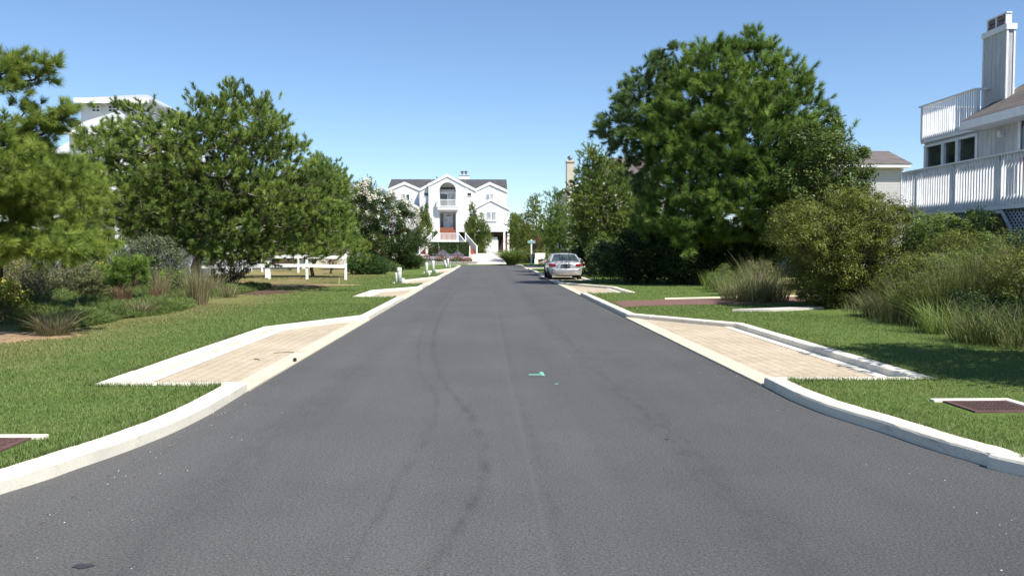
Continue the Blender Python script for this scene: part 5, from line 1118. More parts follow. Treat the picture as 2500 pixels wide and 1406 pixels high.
# ground storey: pilings, garage door cut to its sunlit patch, back walls darkened for shade
m = MB(); x0, x1 = hx(950, YB), hx(1238, YB + 3); m.box(x0, x1, YB + 4.5, YB + 4.7, GY0 - .3, zb - .002); m.box(hx(1205, YB + 3), x1, YB + 1.0, YB + 1.15, zb - .5, zb - .004); m.build('under_storey', DARKW, hse)  # dark brown stands in for the carport shade under the floor
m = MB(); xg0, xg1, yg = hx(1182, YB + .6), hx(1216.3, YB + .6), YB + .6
m.prism([(xg0, GY0), (xg1, GY0), (xg1, hz_(587, yg)), (hx(1211, yg), hz_(580.5, yg)), (xg0, hz_(580.5, yg))], yg, yg + .12); gd = m.build('garage_door_sunlit_shape', plain('garage_white', (.74, .75, .75), .45, var=.03), hse)  # clipped corner traces where sunlight ends on the door
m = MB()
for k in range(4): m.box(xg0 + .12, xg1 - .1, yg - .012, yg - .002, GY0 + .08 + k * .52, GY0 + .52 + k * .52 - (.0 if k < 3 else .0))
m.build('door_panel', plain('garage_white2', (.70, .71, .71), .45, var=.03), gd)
for px in (1231.3, 1241.2, 1160.5, 1021, 980, 952):
    m = MB(); x = hx(px, YB + .1); m.box(x - .13, x + .13, YB + .02, YB + .28, GY0 - .3, zb - .003); m.build('post', TRIM, hse)
m = MB(); x = hx(1236, YB + 2.2); m.box(x - .35, x + .35, YB + 2.2, YB + 2.4, GY0 - .2, zb - .01); m.build('brick_pier', plain('dark_brick', (.16, .065, .045), .85, var=.4, scale=16), hse)
# chimney and flues, vent pipes
m = MB(); m.box(hx(1121, 120.2), hx(1146.5, 120.2), 120.2, 121.4, hz_(445, 120), hz_(428.2, 120.2)); m.box(hx(1120.4, 120.2), hx(1147.1, 120.2), 120.12, 121.48, hz_(428.2, 120.2) + .001, hz_(427, 120.2)); ch = m.build('chimney', TRIM, rf)
m = MB()
for px in (1129, 1138):
    x = hx(px, 120.8); z = hz_(427, 120.8); m.lathe([(.12, 0), (.12, .25), (.22, .28), (.24, .45), (.10, .52)], (x, 120.8, z), 10)
m.build('flue_cap', plain('galvanised', (.25, .25, .26), .4, .8), ch)
m = MB()
for px, y1 in ((981.5, 439.5), (1067.5, 432.5), (1054, 441.5), (1135.5, 444)):
    Yv = 118.0 if px != 1067.5 else 119.4; x = hx(px, Yv); zt = hz_(y1, Yv); m.tube([(x, Yv, zt - 1.3), (x, Yv, zt)], .07, 8); m.lathe([(.07, 0), (.13, .04), (.02, .18)], (x, Yv, zt - .05), 8); m.build('vent_pipe', plain('galvanised', (.25, .25, .26), .4, .8), rf); m = MB()
# landing and the two outward flights
lx0, lx1 = hx(1056, YL), hx(1137, YL)
m = MB(); m.box(lx0, lx1, YL, YF - .76, zl - .28, zl); m.box(hx(1066.5, YL - .02), hx(1121.5, YL - .02), YL - .05, YL - .001, zl - .25, zl + .02); m.build('landing', TRIM, hse)
for px in (1072.2, 1117):
    m = MB(); x = hx(px, YL + .1); m.box(x - .16, x + .16, YL + .03, YL + .35, GY0 - .3, hz_(553, YF)) if False else m.box(x - .13, x + .13, YL + .03, YL + .3, GY0 - .4, zl + 1.1); m.build('newel_post', TRIM, hse)
m = MB(); balus(m, (hx(1072, YL), YL + .1, zl), (hx(1117, YL), YL + .1, zl), .95, .15, .05)
balus(m, (lx0, YF - .7, zl), (lx0, YL + 1.1, zl), .95, .15, .05); balus(m, (lx1, YF - .7, zl), (lx1, YL + 1.1, zl), .95, .15, .05); m.build('landing_railing', TRIM, hse)
for s, (ia, ib, oa, ob) in ((-1, (1070, 1041, 1053, 1024.5)), (1, (1119.5, 1146.6, 1137, 1164.5))):
    Yt0, Yt1 = YL + .1, YL - 1.7; Yo0, Yo1 = YL + 1.1, YL - .7
    zi = hz_(616, Yt1 - .1); gz = float(H(hx(ib, Yt1), Yt1))
    i0 = (hx(ia, Yt0), Yt0, zl); i1 = (hx(ib, Yt1), Yt1, gz); o0 = (hx(oa, Yo0), Yo0, zl); o1 = (hx(ob, Yo1), Yo1, float(H(0, Yo1)))
    m = MB(); balus(m, i0, i1, .95, .15, .05); balus(m, o0, o1, .95, .15, .05)
    for q in (i1, o1, o0): m.box(q[0] - .08, q[0] + .08, q[1] - .08, q[1] + .08, q[2] - .1, q[2] + 1.08)
    sr = m.build('stair_railing', TRIM, hse)
    m = MB(); n = 9
    for k in range(n):
        t0, t1 = k / n, (k + 1) / n; f = lambda a, b, t: tuple(a[j] + (b[j] - a[j]) * t for j in range(3))
        A, B = f(i0, i1, t0), f(i0, i1, t1); C_, D_ = f(o0, o1, t0), f(o0, o1, t1); z1 = A[2] - .02; z0 = B[2] - .02
        m.prismz([(A[0], A[1]), (B[0], B[1]), (D_[0], D_[1]), (C_[0], C_[1])], z0 - .16, z1 - (z1 - z0) * .05)
    m.build('stair_flight', CEDAR, hse)
# ---------- near right house with decks
rh = thing('deck_house', 'weathered white board house with two railed decks at the right edge', 'house', (15, 20, 0))
XD, YD0, YD1, ZD = 11.85, 9.5, 24.1, 2.80
m = MB(); m.box(XD, 13.98, YD0, YD1, ZD - .05, ZD); m.box(XD - .06, XD - .002, YD0, YD1, ZD - .26, ZD + .04); m.box(XD - .02, 13.98, YD1 + .002, YD1 + .05, ZD - .24, ZD + .02)
dk = m.build('deck', TRIMW, rh)
m = MB(); y = YD0
while y < YD1: m.box(XD - .105, XD - .062, y, y + .022, ZD - .16, ZD + .97); y += .12
x = XD + .08
while x < 13.9: m.box(x, x + .048, YD1 + .052, YD1 + .1, ZD - .16, ZD + .97); x += .125
m.box(XD - .13, XD + .03, YD0, YD1 + .12, ZD + .972, ZD + 1.01); m.box(XD - .058, XD - .02, YD0, YD1, ZD + .86, ZD + .95); m.box(XD - .06, 13.95, YD1 + .0, YD1 + .12, ZD + 1.012, ZD + 1.045)
y = YD0 + .4
while y < YD1: m.box(XD - .058, XD + .03, y, y + .09, ZD + .001, ZD + .97); y += 1.9
m.build('deck_railing', TRIMW, rh)
# lattice skirt, clipped round the arched doorway
m = MB(); zl0, zl1 = 0.0, ZD - .27; xs = XD + .06; dy0, dy1, dzt = 19.15, 20.15, 2.45
def clipseg(y, z, dyz, L_):
    return None
sp = .135; k0 = int((YD0 - 3) / sp); k1 = int((YD1 + 3) / sp)
for s, off in ((1, 0.0), (-1, .012)):
    for k in range(k0, k1):
        c = k * sp        # line y = c + s*(z)
        ya, za, yb_, zb_ = c, zl0, c + s * (zl1 - zl0), zl1
        # clip to the skirt in y
        if ya > yb_: ya, za, yb_, zb_ = yb_, zb_, ya, za
        if yb_ < YD0 or ya > YD1: continue
        if ya < YD0: t = (YD0 - ya) / (yb_ - ya); ya, za = YD0, za + (zb_ - za) * t
        if yb_ > YD1: t = (yb_ - YD1) / (yb_ - ya); yb_, zb_ = YD1, zb_ - (zb_ - za) * t
        if yb_ - ya < .03: continue
        m.beam((xs + off, ya, za), (xs + off, yb_, zb_), .036, .010, up=(1, 0, 0))
m.build('lattice_skirt', plain('lattice_grey_paint', (.42, .45, .50), .6, var=.15, scale=6), rh)
m = MB()
for y in (YD0, 12.4, 15, 17.4, 21.8, YD1 - .09): m = MB(); m.box(xs - .03, xs + .04, y, y + .09, 0, zl1); m.build('skirt_post', TRIMW, rh)
m = MB(); pc = [(dy0, 0), (dy1, 0), (dy1, dzt - .4), (dy1 - .32, dzt), (dy0 + .32, dzt), (dy0, dzt - .4)]; m.prismx(pc, xs - .045, xs - .032); ad = m.build('doorway_dark_panel', DARKW, rh)  # solid dark board painted for the unlit opening inside the frame
m = MB(); f = .09; po = [(dy0 - f, 0), (dy0 - f, dzt - .37), (dy0 + .28, dzt + f), (dy1 - .28, dzt + f), (dy1 + f, dzt - .37), (dy1 + f, 0)]
m.prismx(po + [(dy1, 0), (dy1, dzt - .4), (dy1 - .32, dzt), (dy0 + .32, dzt), (dy0, dzt - .4), (dy0, 0)], xs - .07, xs - .046); m.build('door_frame', TRIMW, ad)
m = MB(); m.box(XD + .9, 14.0, YD0, YD1 - .3, 0.0, ZD - .3); m.build('under_deck', BLACK, rh)  # solid black box standing in for the shade below the deck
# upper storey walls
XW = 13.95; YR0, YR1 = 24.15, 27.1; ZU = 5.0
m = MB(); 
m.box(XW, 22, 10.5, 24.1, ZD - .4, 5.12); m.prism([(XW, 5.121), (22, 5.121), (22, 5.6), (18, 7.6)], 10.52, 24.08)
m.box(XW, 20, YR0 - .04, YR1, ZD - .4, 3.42); m.box(XW, 20, YR0 - .04, YR1, 4.86, ZU - .01)
m.box(XW + .5, 20, YR0, YR1 - .02, 3.42, 4.86)
m.box(XW + .3, 20, 14, YR1 - .02, 0.0, ZD - .42)
m.build('wall', SIDEV, rh)
m = MB(); wy = [(24.25, 25.12), (25.28, 25.92), (26.08, 26.98)]
m.box(XW - .02, XW + .16, 24.12, 24.24, 3.42, 4.86); m.box(XW - .02, XW + .16, 25.13, 25.27, 3.42, 4.86); m.box(XW - .02, XW + .16, 25.93, 26.07, 3.42, 4.86); m.box(XW - .02, XW + .16, 26.99, 27.12, 3.42, 4.86); m.box(XW - .03, XW + .16, 24.12, 27.12, 4.862, 4.93); m.build('window_frame', TRIMW, rh)
for a, b in wy:
    m = MB(); m.box(XW + .06, XW + .075, a, b, 3.42, 4.86); m.build('window', GLASS, rh)
# upper deck
m = MB(); m.box(XW - .08, 20, YR0 - .02, YR1 + .1, ZU, ZU + .22); m.build('upper_deck', TRIMW, rh)
m = MB(); y = YR0 - .02; zt = ZU + .22
while y < YR1 + .08: m.box(XW - .125, XW - .082, y, y + .022, ZU + .1, zt + .93); y += .12
x = XW - .05
while x < 18.0:
    if not 14.1 < x < 14.5: m.box(x, x + .045, YR0 - .075, YR0 - .03, zt - .1 + max(0, (x - 14.3) * .62), zt + .93) if x < 16.0 else None
    x += .125
while False: pass
x = XW
while x < 19.9: m.box(x, x + .045, YR1 + .102, YR1 + .147, ZU + .1, zt + .93); x += .125
m.box(XW - .15, XW + .02, YR0 - .1, YR1 + .16, zt + .932, zt + .975); m.box(XW + .022, 19, YR0 - .11, YR0 + .03, zt + .932, zt + .975); m.box(XW - .02, 20, YR1 + .03, YR1 + .16, zt + .932, zt + .975)
for (x, y) in ((XW - .06, YR0 - .06), (XW - .06, YR1 + .02)): m.box(x - .05, x + .05, y - .05, y + .05, ZU + .05, zt + .93)
m.build('upper_railing', TRIMW, rh)
# roof
m = MB(); ex, ez = 13.32, 5.10; rx, rz = 18.3, 8.1; th = .12
m.prism([(ex, ez), (rx, rz), (22.9, 5.3), (22.9, 5.3 + th), (rx, rz + th), (ex, ez + th)], 10.0, 23.9); rrf = m.build('roof', ROOFB, rh)
m = MB(); m.box(ex - .03, ex + .03, 10.0, 23.88, ez - .13, ez + .10); m.prism([(ex, ez - .17), (rx, rz - .17), (rx, rz + .02), (ex, ez + .02)], 23.902, 23.93); m.box(ex + .032, XW - .002, 10.0, 23.86, ez - .13, ez - .10); m.build('fascia', TRIMW, rh)
# chimney
m = MB(); cxa, cxb, cya, cyb = 14.22, 14.42, 23.30, 24.40
m.box(cxa, cxb, cya, cyb, 5.2, 7.70); rc = m.build('chimney', SIDEV, rh)
m = MB()
for (xx, yy) in ((cxa, cya), (cxb, cya), (cxa, cyb), (cxb, cyb)): m.box(xx - .025, xx + .025, yy - .025, yy + .025, 5.22, 7.66)
m.box(cxa - .05, cxb + .05, cya - .05, cyb + .05, 7.64, 7.80); m.build('chimney_cap', TRIMW, rc)
m = MB()
for k in range(2): m.box(cxa + .04, cxb - .04, cya + .12, cyb - .12, 7.85 + k * .14, 7.93 + k * .14)
m.box(cxa + .08, cxb - .08, cya + .16, cyb - .16, 7.802, 8.09)
m.build('flue_louvre', plain('rusty_louvre', (.17, .13, .13), .7, var=.3), rc)
m = MB()
for yy in (cya + .1, (cya + cyb) / 2, cyb - .14): m.box(cxa + .02, cxb - .02, yy, yy + .05, 7.803, 8.11)
m.box(cxa + .02, cxb - .02, cya + .08, cyb - .08, 8.112, 8.15); m.build('flue_frame', TRIMW, rc)
# wall lamp and the door near the picture edge
m = MB(); m.lathe([(.03, 0), (.055, .02), (.06, .13), (.03, .18)], (XW - .09, 22.95, 4.66), 10); m.box(XW - .05, XW - .002, 22.88, 23.02, 4.66, 4.84); m.build('wall_lamp', TRIMW, rh)
m = MB(); dY0, dY1 = 20.6, 22.1; m.box(XW - .05, XW - .002, dY1, dY1 + .1, ZD, 4.98); m.box(XW - .05, XW - .002, dY0 - .1, dY1 + .1, 4.982, 5.07); m.box(XW - .05, XW - .002, dY0 - .1, dY0, ZD, 4.98); fr = m.build('door_frame', TRIMW, rh)
m = MB(); m.box(XW - .02, XW - .004, dY0, dY1, ZD, 4.98); m.build('glass_door', GLASS, fr)
# red towel-like cloth on the deck rail at the picture edge
m = MB(); m.box(XD + .04, XD + .07, 18.7, 18.98, ZD + .35, ZD + .96); rt = m.build('red_cloth', plain('red_cloth', (.35, .03, .03), .8), None); setp(rt, 'narrow red cloth hanging inside the deck railing at the right edge', 'cloth')
# ---------- grey clapboard house further back on the right
g1 = thing('grey_house', 'grey clapboard house with brown shingled roof behind the olive bush', 'house', (22, 46, 0))
Y = 46; x0, x1 = XX(2020, Y), XX(2197, Y); ze = ZZ(400, Y)
m = MB(); m.box(x0, x1, Y, Y + 9, 0, ze - .05); m.build('wall', SIDEG, g1)
m = MB(); m.box(x1 - .02, x1 + .1, Y - .03, Y + .1, 0, ze - .06); m.box(x0 - .3, x1 + .3, Y - .42, Y - .02, ze - .18, ze - .02); m.build('trim', TRIM, g1)
zrd = ZZ(360, Y + 3.2)
m = MB(); a = (x0 - .4, Y - .45, ze); b = (x1 + .42, Y - .45, ze); c = (x1 + .42, Y + 9.4, ze); d = (x0 - .4, Y + 9.4, ze); r1 = (XX(2172, Y + 4), Y + 4.4, zrd); r0 = (x0 + 2.5, Y + 4.4, zrd)
m.add([a, b, c, d, r0, r1], [(0, 1, 5, 4), (1, 2, 5), (2, 3, 4, 5), (3, 0, 4), (3, 2, 1, 0)]); m.build('roof', ROOFB, g1)
# ---------- beige house with a chimney between the trees
g2_ = thing('beige_house', 'beige clapboard house with a tall chimney half hidden by pines', 'house', (13, 76, 0.1))
Y = 76; m = MB(); x0, x1 = XX(1382, Y), XX(1620, Y)
m.box(x0, x1, Y, Y + 10, 0, ZZ(462, Y)); m.prism([(x0, ZZ(462, Y)), (XX(1480, Y), ZZ(462, Y)), (XX(1480, Y), ZZ(432, Y))], Y + .01, Y + .2); m.box(XX(1462, Y), x1, Y + .5, Y + 9, ZZ(462, Y), ZZ(425, Y)); m.build('wall', SIDEB, g2_)
m = MB(); m.box(XX(1383.5, Y - .5), XX(1402, Y - .5), Y - .6, Y + .6, 0, ZZ(397, Y)); m.box(XX(1382.5, Y - .5), XX(1403, Y - .5), Y - .68, Y + .68, ZZ(397, Y) + .001, ZZ(393, Y)); c_ = m.build('chimney', SIDEB, g2_)
m = MB(); m.lathe([(.15, 0), (.15, .2), (.26, .24), (.2, .42), (.05, .46)], (XX(1391, Y), Y, ZZ(393, Y)), 8); m.build('flue_cap', plain('galvanised', (.25, .25, .26), .4, .8), c_)
m = MB(); m.prism([(XX(1373, Y), ZZ(465.5, Y)), (XX(1480, Y), ZZ(424, Y)), (XX(1480, Y), ZZ(420, Y)), (XX(1373, Y), ZZ(462, Y))], Y - .7, Y + 8)
m.add([(XX(1456, Y), Y, ZZ(424, Y)), (x1 + .5, Y, ZZ(424, Y)), (x1 - 1, Y + 5, ZZ(385, Y + 5)), (XX(1490, Y), Y + 5, ZZ(385, Y + 5)), (x1 + .5, Y + 10, ZZ(424, Y)), (XX(1456, Y), Y + 10, ZZ(424, Y))], [(0, 1, 2, 3), (1, 4, 2), (4, 5, 3, 2), (5, 0, 3), (5, 4, 1, 0)])
m.build('roof', ROOFB, g2_)
m = MB(); m.prism([(XX(1373, Y), ZZ(468.5, Y)), (XX(1480, Y), ZZ(427, Y)), (XX(1480, Y), ZZ(424.2, Y)), (XX(1373, Y), ZZ(465.7, Y))], Y - .76, Y - .69); m.build('fascia', TRIM, g2_)
for (a, b, c, d) in ((1410, 1418, 440, 458), (1500, 1512, 440, 455), (1530, 1542, 440, 455), (1418, 1428, 478, 498), (1490, 1502, 478, 498), (1545, 1560, 478, 498)):
    Y_ = Y + (.5 if d < 460 and a > 1470 else 0); 
    if a == 1410: continue
    window(g2_, XX(a, Y_), XX(b, Y_), ZZ(d, Y_), ZZ(c, Y_), Y_, GLASS)
# ---------- big white house on the left with a square lantern storey
g3 = thing('white_house', 'big white metal roofed house with a lantern storey behind the left pines', 'house', (-21, 52, 0))
Y = 48; m = MB(); ax, bx = XX(100, Y), XX(470, Y); m.box(ax, bx, Y, Y + 12, 0, 5.9)
cx0, cx1, Yc = XX(205, 51), XX(352, 51), 51.0
m.box(cx0, cx1, Yc, Yc + 6, 7.5, ZZ(251, Yc)); dx0, dx1 = XX(162, 47), XX(300, 47); m.box(dx0, dx1, 47.6, 50, 3.5, ZZ(327, 47)); m.build('wall', plain('smooth_white_wall', (.78, .78, .78), .6, var=.04), g3)
def hip(m, x0, x1, y0, y1, z, rx0, rx1, ry, rz, th=.10):
    v = [(x0, y0, z), (x1, y0, z), (x1, y1, z), (x0, y1, z), (rx0, ry, rz), (rx1, ry, rz)]
    v += [(x0, y0, z - th), (x1, y0, z - th), (x1, y1, z - th), (x0, y1, z - th)]
    m.add(v, [(0, 1, 5, 4), (1, 2, 5), (2, 3, 4, 5), (3, 0, 4), (9, 8, 7, 6), (0, 6, 7, 1), (1, 7, 8, 2), (2, 8, 9, 3), (3, 9, 6, 0)])
m = MB(); hip(m, ax - .6, bx + .5, Y - .6, Y + 12.6, 5.95, cx0 - .1, cx1 + .1, Yc + 3, 9.6)
hip(m, XX(191, Yc - .6), cx1 + .7, Yc - .7, Yc + 6.7, ZZ(246, Yc - .6), XX(296, Yc), XX(318, Yc), Yc + 3, ZZ(236, 54.0))
hip(m, XX(152, 47), XX(318, 47), 46.7, 52, ZZ(324, 47), XX(243, 47), XX(244, 47), 49.8, ZZ(275, 49.8)); hr = m.build('roof', ROOFM, g3)
m = MB(); 
for k in range(26): 
    x = ax + (bx - ax) * (k + .5) / 26; zt = 9.55; m.beam((x, Y - .6, 5.97), (x + (XX(320, Yc) - x) * .10, Yc - .02, 5.97 + 3.65 * (3.6 / 6.6)), .03, .04)
m.build('standing_seams', ROOFM, hr)
m = MB(); m.box(XX(191, Yc - .6) - .02, cx1 + .72, Yc - .75, Yc - .702, ZZ(246, Yc - .6) - .28, ZZ(246, Yc - .6) + .02); m.build('fascia', TRIM, g3); m = MB(); m.box(ax - .6, bx + .52, Y - .66, Y - .602, 5.68, 5.97); m.box(XX(152, 47), XX(318, 47), 46.63, 46.698, ZZ(324, 47) - .2, ZZ(324, 47) + .02)
m.build('fascia', TRIM, g3); m = MB()
m.build('fascia', TRIM, g3)
for k in range(6): m = MB(); x = cx0 + .25 + k * .62; m.box(x, x + .09, Yc - .7, Yc - .002, ZZ(246, Yc - .6) - .27, ZZ(246, Yc - .6) - .12); m.build('rafter_end', TRIM, g3)
for (a, b) in ((233.5, 250.5), (273, 290)): window(g3, XX(a, Yc), XX(b, Yc), ZZ(277, Yc), ZZ(264, Yc), Yc, GLASS, bars=1)
window(g3, XX(190, 47.6), XX(225, 47.6), ZZ(372, 47.6), ZZ(336, 47.6), 47.6, GLASSB, fw=.16)
for (a, b, c, d) in ((210, 250, 430, 480), (330, 370, 430, 480), (420, 450, 425, 470), (120, 150, 560, 610)): window(g3, XX(a, Y), XX(b, Y), ZZ(d, Y), ZZ(c, Y), Y, GLASS, fw=.12)
m = MB(); m.box(XX(60, 46), XX(290, 46), 45.2, 47.9, ZZ(508, 46) - .2, ZZ(508, 46)); 
for px in (60, 140, 220, 288): x = XX(px, 45.3); m.box(x - .12, x + .12, 45.25, 45.5, 0, ZZ(508, 46) - .21)
m.build('porch', TRIM, g3)
# ---------- tan house behind the crape myrtle, and low garage behind the fence
g4 = thing('tan_house', 'pale house with grey gabled roof end behind the left pines', 'house', (-17, 84, .1))
Y = 84; m = MB(); x0, x1 = XX(600, Y), XX(846, Y); m.box(x0, x1, Y, Y + 9, 0, ZZ(470, Y)); m.build('wall', SIDEB, g4)
m = MB(); m.add([(x0 - .5, Y - .5, ZZ(472, Y)), (x1 + .35, Y - .5, ZZ(472, Y)), (XX(846, Y + 4), Y + 4.3, ZZ(430, Y + 4)), (x0 - .5, Y + 4.3, ZZ(430, Y + 4)), (x1 + .35, Y + 9.5, ZZ(472, Y)), (x0 - .5, Y + 9.5, ZZ(472, Y))], [(0, 1, 2, 3), (1, 4, 2), (4, 5, 3, 2), (5, 0, 3), (5, 4, 1, 0)]); m.build('roof', ROOFB, g4)
for a in (640, 690, 740, 800): window(g4, XX(a, Y), XX(a + 14, Y), ZZ(510, Y), ZZ(486, Y), Y, GLASS)
m = MB(); Yg = 70; x0, x1 = XX(560, Yg), XX(742, Yg); m.box(x0, x1, Yg, Yg + 5, 0, ZZ(612, Yg)); m.box(x0 - .5, x1 + .5, Yg - 1.4, Yg + 5.4, ZZ(612, Yg) + .001, ZZ(606, Yg)); gg = m.build('low_white_porch', TRIM, g4)
m = MB()
for a in (572, 600, 630, 664, 700): m = MB(); m.box(XX(a, Yg), XX(a + 17, Yg), Yg - .03, Yg - .004, ZZ(645, Yg), ZZ(622, Yg)); m.build('opening', GLASS, gg)
# ================================================================== THINGS
def fence(label, pts, hpost, rails, name='rail_fence', group=None, pw=.12, zf=None):
    t = thing(name, label, 'fence', (*pts[0][:2], float(H(*pts[0][:2]))), group)
    for (x, y) in pts:
        z = float(H(x, y)); m = MB(); m.box(x - pw / 2, x + pw / 2, y - pw / 2, y + pw / 2, z - .1, z + hpost); m.lathe([(pw * .62, 0), (pw * .62, .02), (.01, .06)], (x, y, z + hpost), 4); m.build('post', TRIM, t, bevel=.006)
    for i in range(len(pts) - 1):
        for zc, hh in rails:
            a, b = pts[i], pts[i + 1]; o = pw / 2 + .02; m = MB(); m.beam((a[0], a[1] - o, float(H(*a)) + zc), (b[0], b[1] - o, float(H(*b)) + zc), .036, hh); m.build('rail', TRIM, t)
    return t
Yf = 43.5
fence('white two rail fence, the nearer one under the sprawling pine', [(XX(843.5, Yf), Yf), (XX(749, Yf), Yf), (XX(657, Yf + .3), Yf + .3), (XX(566, Yf + .8), Yf + .8), (XX(470, Yf + 1), Yf + 1)][:3], 1.27, [(1.13, .165), (.68, .165)])
fence('white single rail fence running on behind the pine trunk', [(XX(650, 45.5), 45.5), (XX(560, 46), 46), (XX(470, 46.5), 46.5)], .95, [(.62, .15)])
Yb = 58
fence('white rail fence further back beside the red shrubs', [(XX(728, Yb), Yb), (XX(640, Yb + 1), Yb + 1), (XX(560, Yb + 2), Yb + 2)], 1.25, [(1.1, .16), (.5, .16)])
hedgeR = leafy('low rusty red barberry shrubs behind the white fence', [(668,642),(690,634),(730,636),(738,650),(668,650)], 64, .6, P(702, 652, 64)[:2] + (.08,), 'rust', 401, spacing=.4, padr=.3, per=90, size=.05, count=26)
leafy('rusty orange shrub between the fence rails', [(796,632),(806,622),(822,626),(824,646),(798,648)], 56, .5, P(810, 650, 56)[:2] + (.08,), 'rust', 402, spacing=.35, padr=.25, per=90, size=.05, count=16)
# short wooden stake in the grass
s = gpt(827, 694); m = MB(); m.tube([(s[0], s[1], s[2] - .1), (s[0] + .02, s[1], s[2] + .28)], .025, 6); st = m.build('stake', plain('pale_wood', (.45, .38, .26), .8), None); setp(st, 'short pale wooden stake in the grass before the fence end', 'stake')
# white round topped utility posts in their groups
WP = plain('post_white_paint', (.80, .80, .77), .55, var=.08, scale=5)
def wpost(label, px, py, wpx, hpx, kind):
    q = gpt(px, py); k = 2083 / q[1]; r_ = wpx / 2 / k; h = hpx / k; t = thing('marker_post', label, 'marker post', q, 'round topped white posts beside the left bays')
    m = MB(); m.lathe([(r_, -.05), (r_, h - r_ * .55), (r_ * .96, h - r_ * .35), (r_ * .78, h - r_ * .12), (r_ * .4, h - .01), (r_ * .1, h)], q, 16); m.build('shaft', WP, t, True)
    m = MB(); m.lathe([(r_ * 1.06, 0), (r_ * 1.06, .03), (r_ * 1.0, .035)], (q[0], q[1], q[2] + h * .78), 16); m.build('collar', WP, t, True); return t
for a in (('tall white round topped post of the nearest group', 975, 692.5, 11.5, 40, 1), ('half height white post left of the nearest tall post', 967.3, 693, 5.8, 27, 0), ('stubby white post right of the nearest tall post', 983.2, 691, 10, 12, 0),
          ('slimmer tall white post, second along the left bays', 1041.5, 674, 7.2, 33, 1), ('stubby white post right of the second tall post', 1047.6, 673.5, 6, 9, 0),
          ('third tall white post along the left bays', 1057.5, 668.5, 7.2, 32, 1), ('stubby white post right of the third tall post', 1064.7, 668, 7, 10, 0),
          ('white post before the flower bed, left of its pair', 1086, 654, 5, 19, 1), ('taller white post before the flower bed, right of its pair', 1093.6, 654.5, 5.2, 23.5, 1), ('stub between the posts before the flower bed', 1088.8, 655, 6, 11.5, 0), ('smallest white stub, rightmost before the flower bed', 1098.3, 653.8, 3.6, 6, 0)):
    wpost(*a)
# street sign
q = gpt(1297.3, 646); k = 2083 / q[1]; t = thing('street_sign', 'street name sign, teal oval plate on a white post', 'street sign', q)
m = MB(); m.box(q[0] - .075, q[0] + .075, q[1] - .075, q[1] + .075, q[2] - .1, q[2] + 61 / k); m.build('post', TRIM, t, bevel=.01)
zc = q[2] + (646 - 591) / k; hw, hh = 9.3 / k, 3.05 / k
def stad(hw, hh, n=9):
    r_ = hh; c = hw - r_
    return [(c + r_ * cos(a), r_ * sin(a)) for a in np.linspace(-pi / 2, pi / 2, n)] + [(-c + r_ * cos(a), r_ * sin(a)) for a in np.linspace(pi / 2, 3 * pi / 2, n)]
m = MB(); m.prism([(q[0] + x, zc + z) for x, z in stad(hw, hh)], q[1] - .11, q[1] - .078); pl = m.build('plate_rim', plain('sign_pale', (.66, .74, .70), .5, var=.03), t)
m = MB(); m.prism([(q[0] + x, zc + z) for x, z in stad(hw - .045, hh - .035)], q[1] - .114, q[1] - .1105); m.build('plate', plain('sign_teal', (.06, .34, .32), .45, var=.05), t)
# unreadable pale lettering: a run of letter strokes and the short suffix
m = MB(); x = q[0] - hw + .11; r = np.random.default_rng(4); zt = .055
for k_ in range(9):
    if k_ == 6: x += .05
    wl = .038
    m.box(x, x + .012, q[1] - .117, q[1] - .1145, zc - zt, zc + zt)
    if k_ % 3 == 0: m.box(x + .013, x + wl, q[1] - .117, q[1] - .1145, zc - zt, zc - zt + .018)
    elif k_ % 3 == 1: m.box(x + .013, x + wl, q[1] - .117, q[1] - .1145, zc + zt - .018, zc + zt); m.box(x + wl - .012, x + wl, q[1] - .117, q[1] - .1145, zc - zt, zc + zt - .019)
    else: m.box(x + .013, x + wl, q[1] - .117, q[1] - .1145, zc - .009, zc + .009); m.box(x + wl - .012, x + wl, q[1] - .117, q[1] - .1145, zc - zt, zc + zt) if False else None
    x += wl + .018
m.build('lettering', plain('letter_white', (.78, .84, .82), .5, var=.02), t)
# white board stand by the drive
q = (XX(1318, 93), 93.0, float(H(4, 93)) + .16); k = 2083 / q[1]; t = thing('board_stand', 'white board on two block feet beside the street sign', 'sign board', q)
m = MB(); m.box(q[0] - 12 / k, q[0] + 13.2 / k, q[1] - .05, q[1] + .05, q[2] + 7.5 / k, q[2] + 23 / k); m.build('board', TRIM, t, bevel=.01)
for a, b in ((-13.3, -4), (6.2, 11.5)): m = MB(); m.box(q[0] + a / k, q[0] + b / k, q[1] - .14, q[1] + .14, q[2] - .2, q[2] + 9.5 / k - .001); m.build('foot', TRIM, t, bevel=.01)
# brown timber shelter with a pale fallen rail and sandy mound behind the car
Y = 94.0; 
m = MB(); r = np.random.default_rng(5); V = []; 
m.lathe([(2.4, -.05), (2.1, .15), (1.5, .42), (.8, .62), (.2, .7)], (XX(1352, Y + 1), Y + 1, float(H(6, Y)) - .05), 14); sm = m.build('sand_mound', plain('sand_mound', (.42, .26, .15), .95, var=.3, scale=4, bmp=.5), None, True); setp(sm, 'sandy brown soil mound beside the white board stand', 'soil mound')
t = thing('timber_stair', 'dark timber steps with a pale handrail behind the parked car', 'steps', (XX(1352, 88), 88, .1))
m = MB(); x0, x1 = XX(1334, 88), XX(1350, 88)
for i in range(5): m.box(x0 + i * .12, x1, 88 + i * .25, 90, .1 + i * .2, .29 + i * .2)
m.build('treads', DARKW, t)
m = MB(); a = P(1366, 626, 87.8); b = P(1345, 607, 88); m.beam(a, b, .1, .1); m.beam(P(1345, 607, 88), P(1336, 606, 88), .1, .1); m.beam((a[0], a[1], .1), a, .1, .1); m.beam((b[0], b[1], .1), b, .1, .1); m.build('handrail', plain('pale_wood', (.45, .38, .26), .8), t)
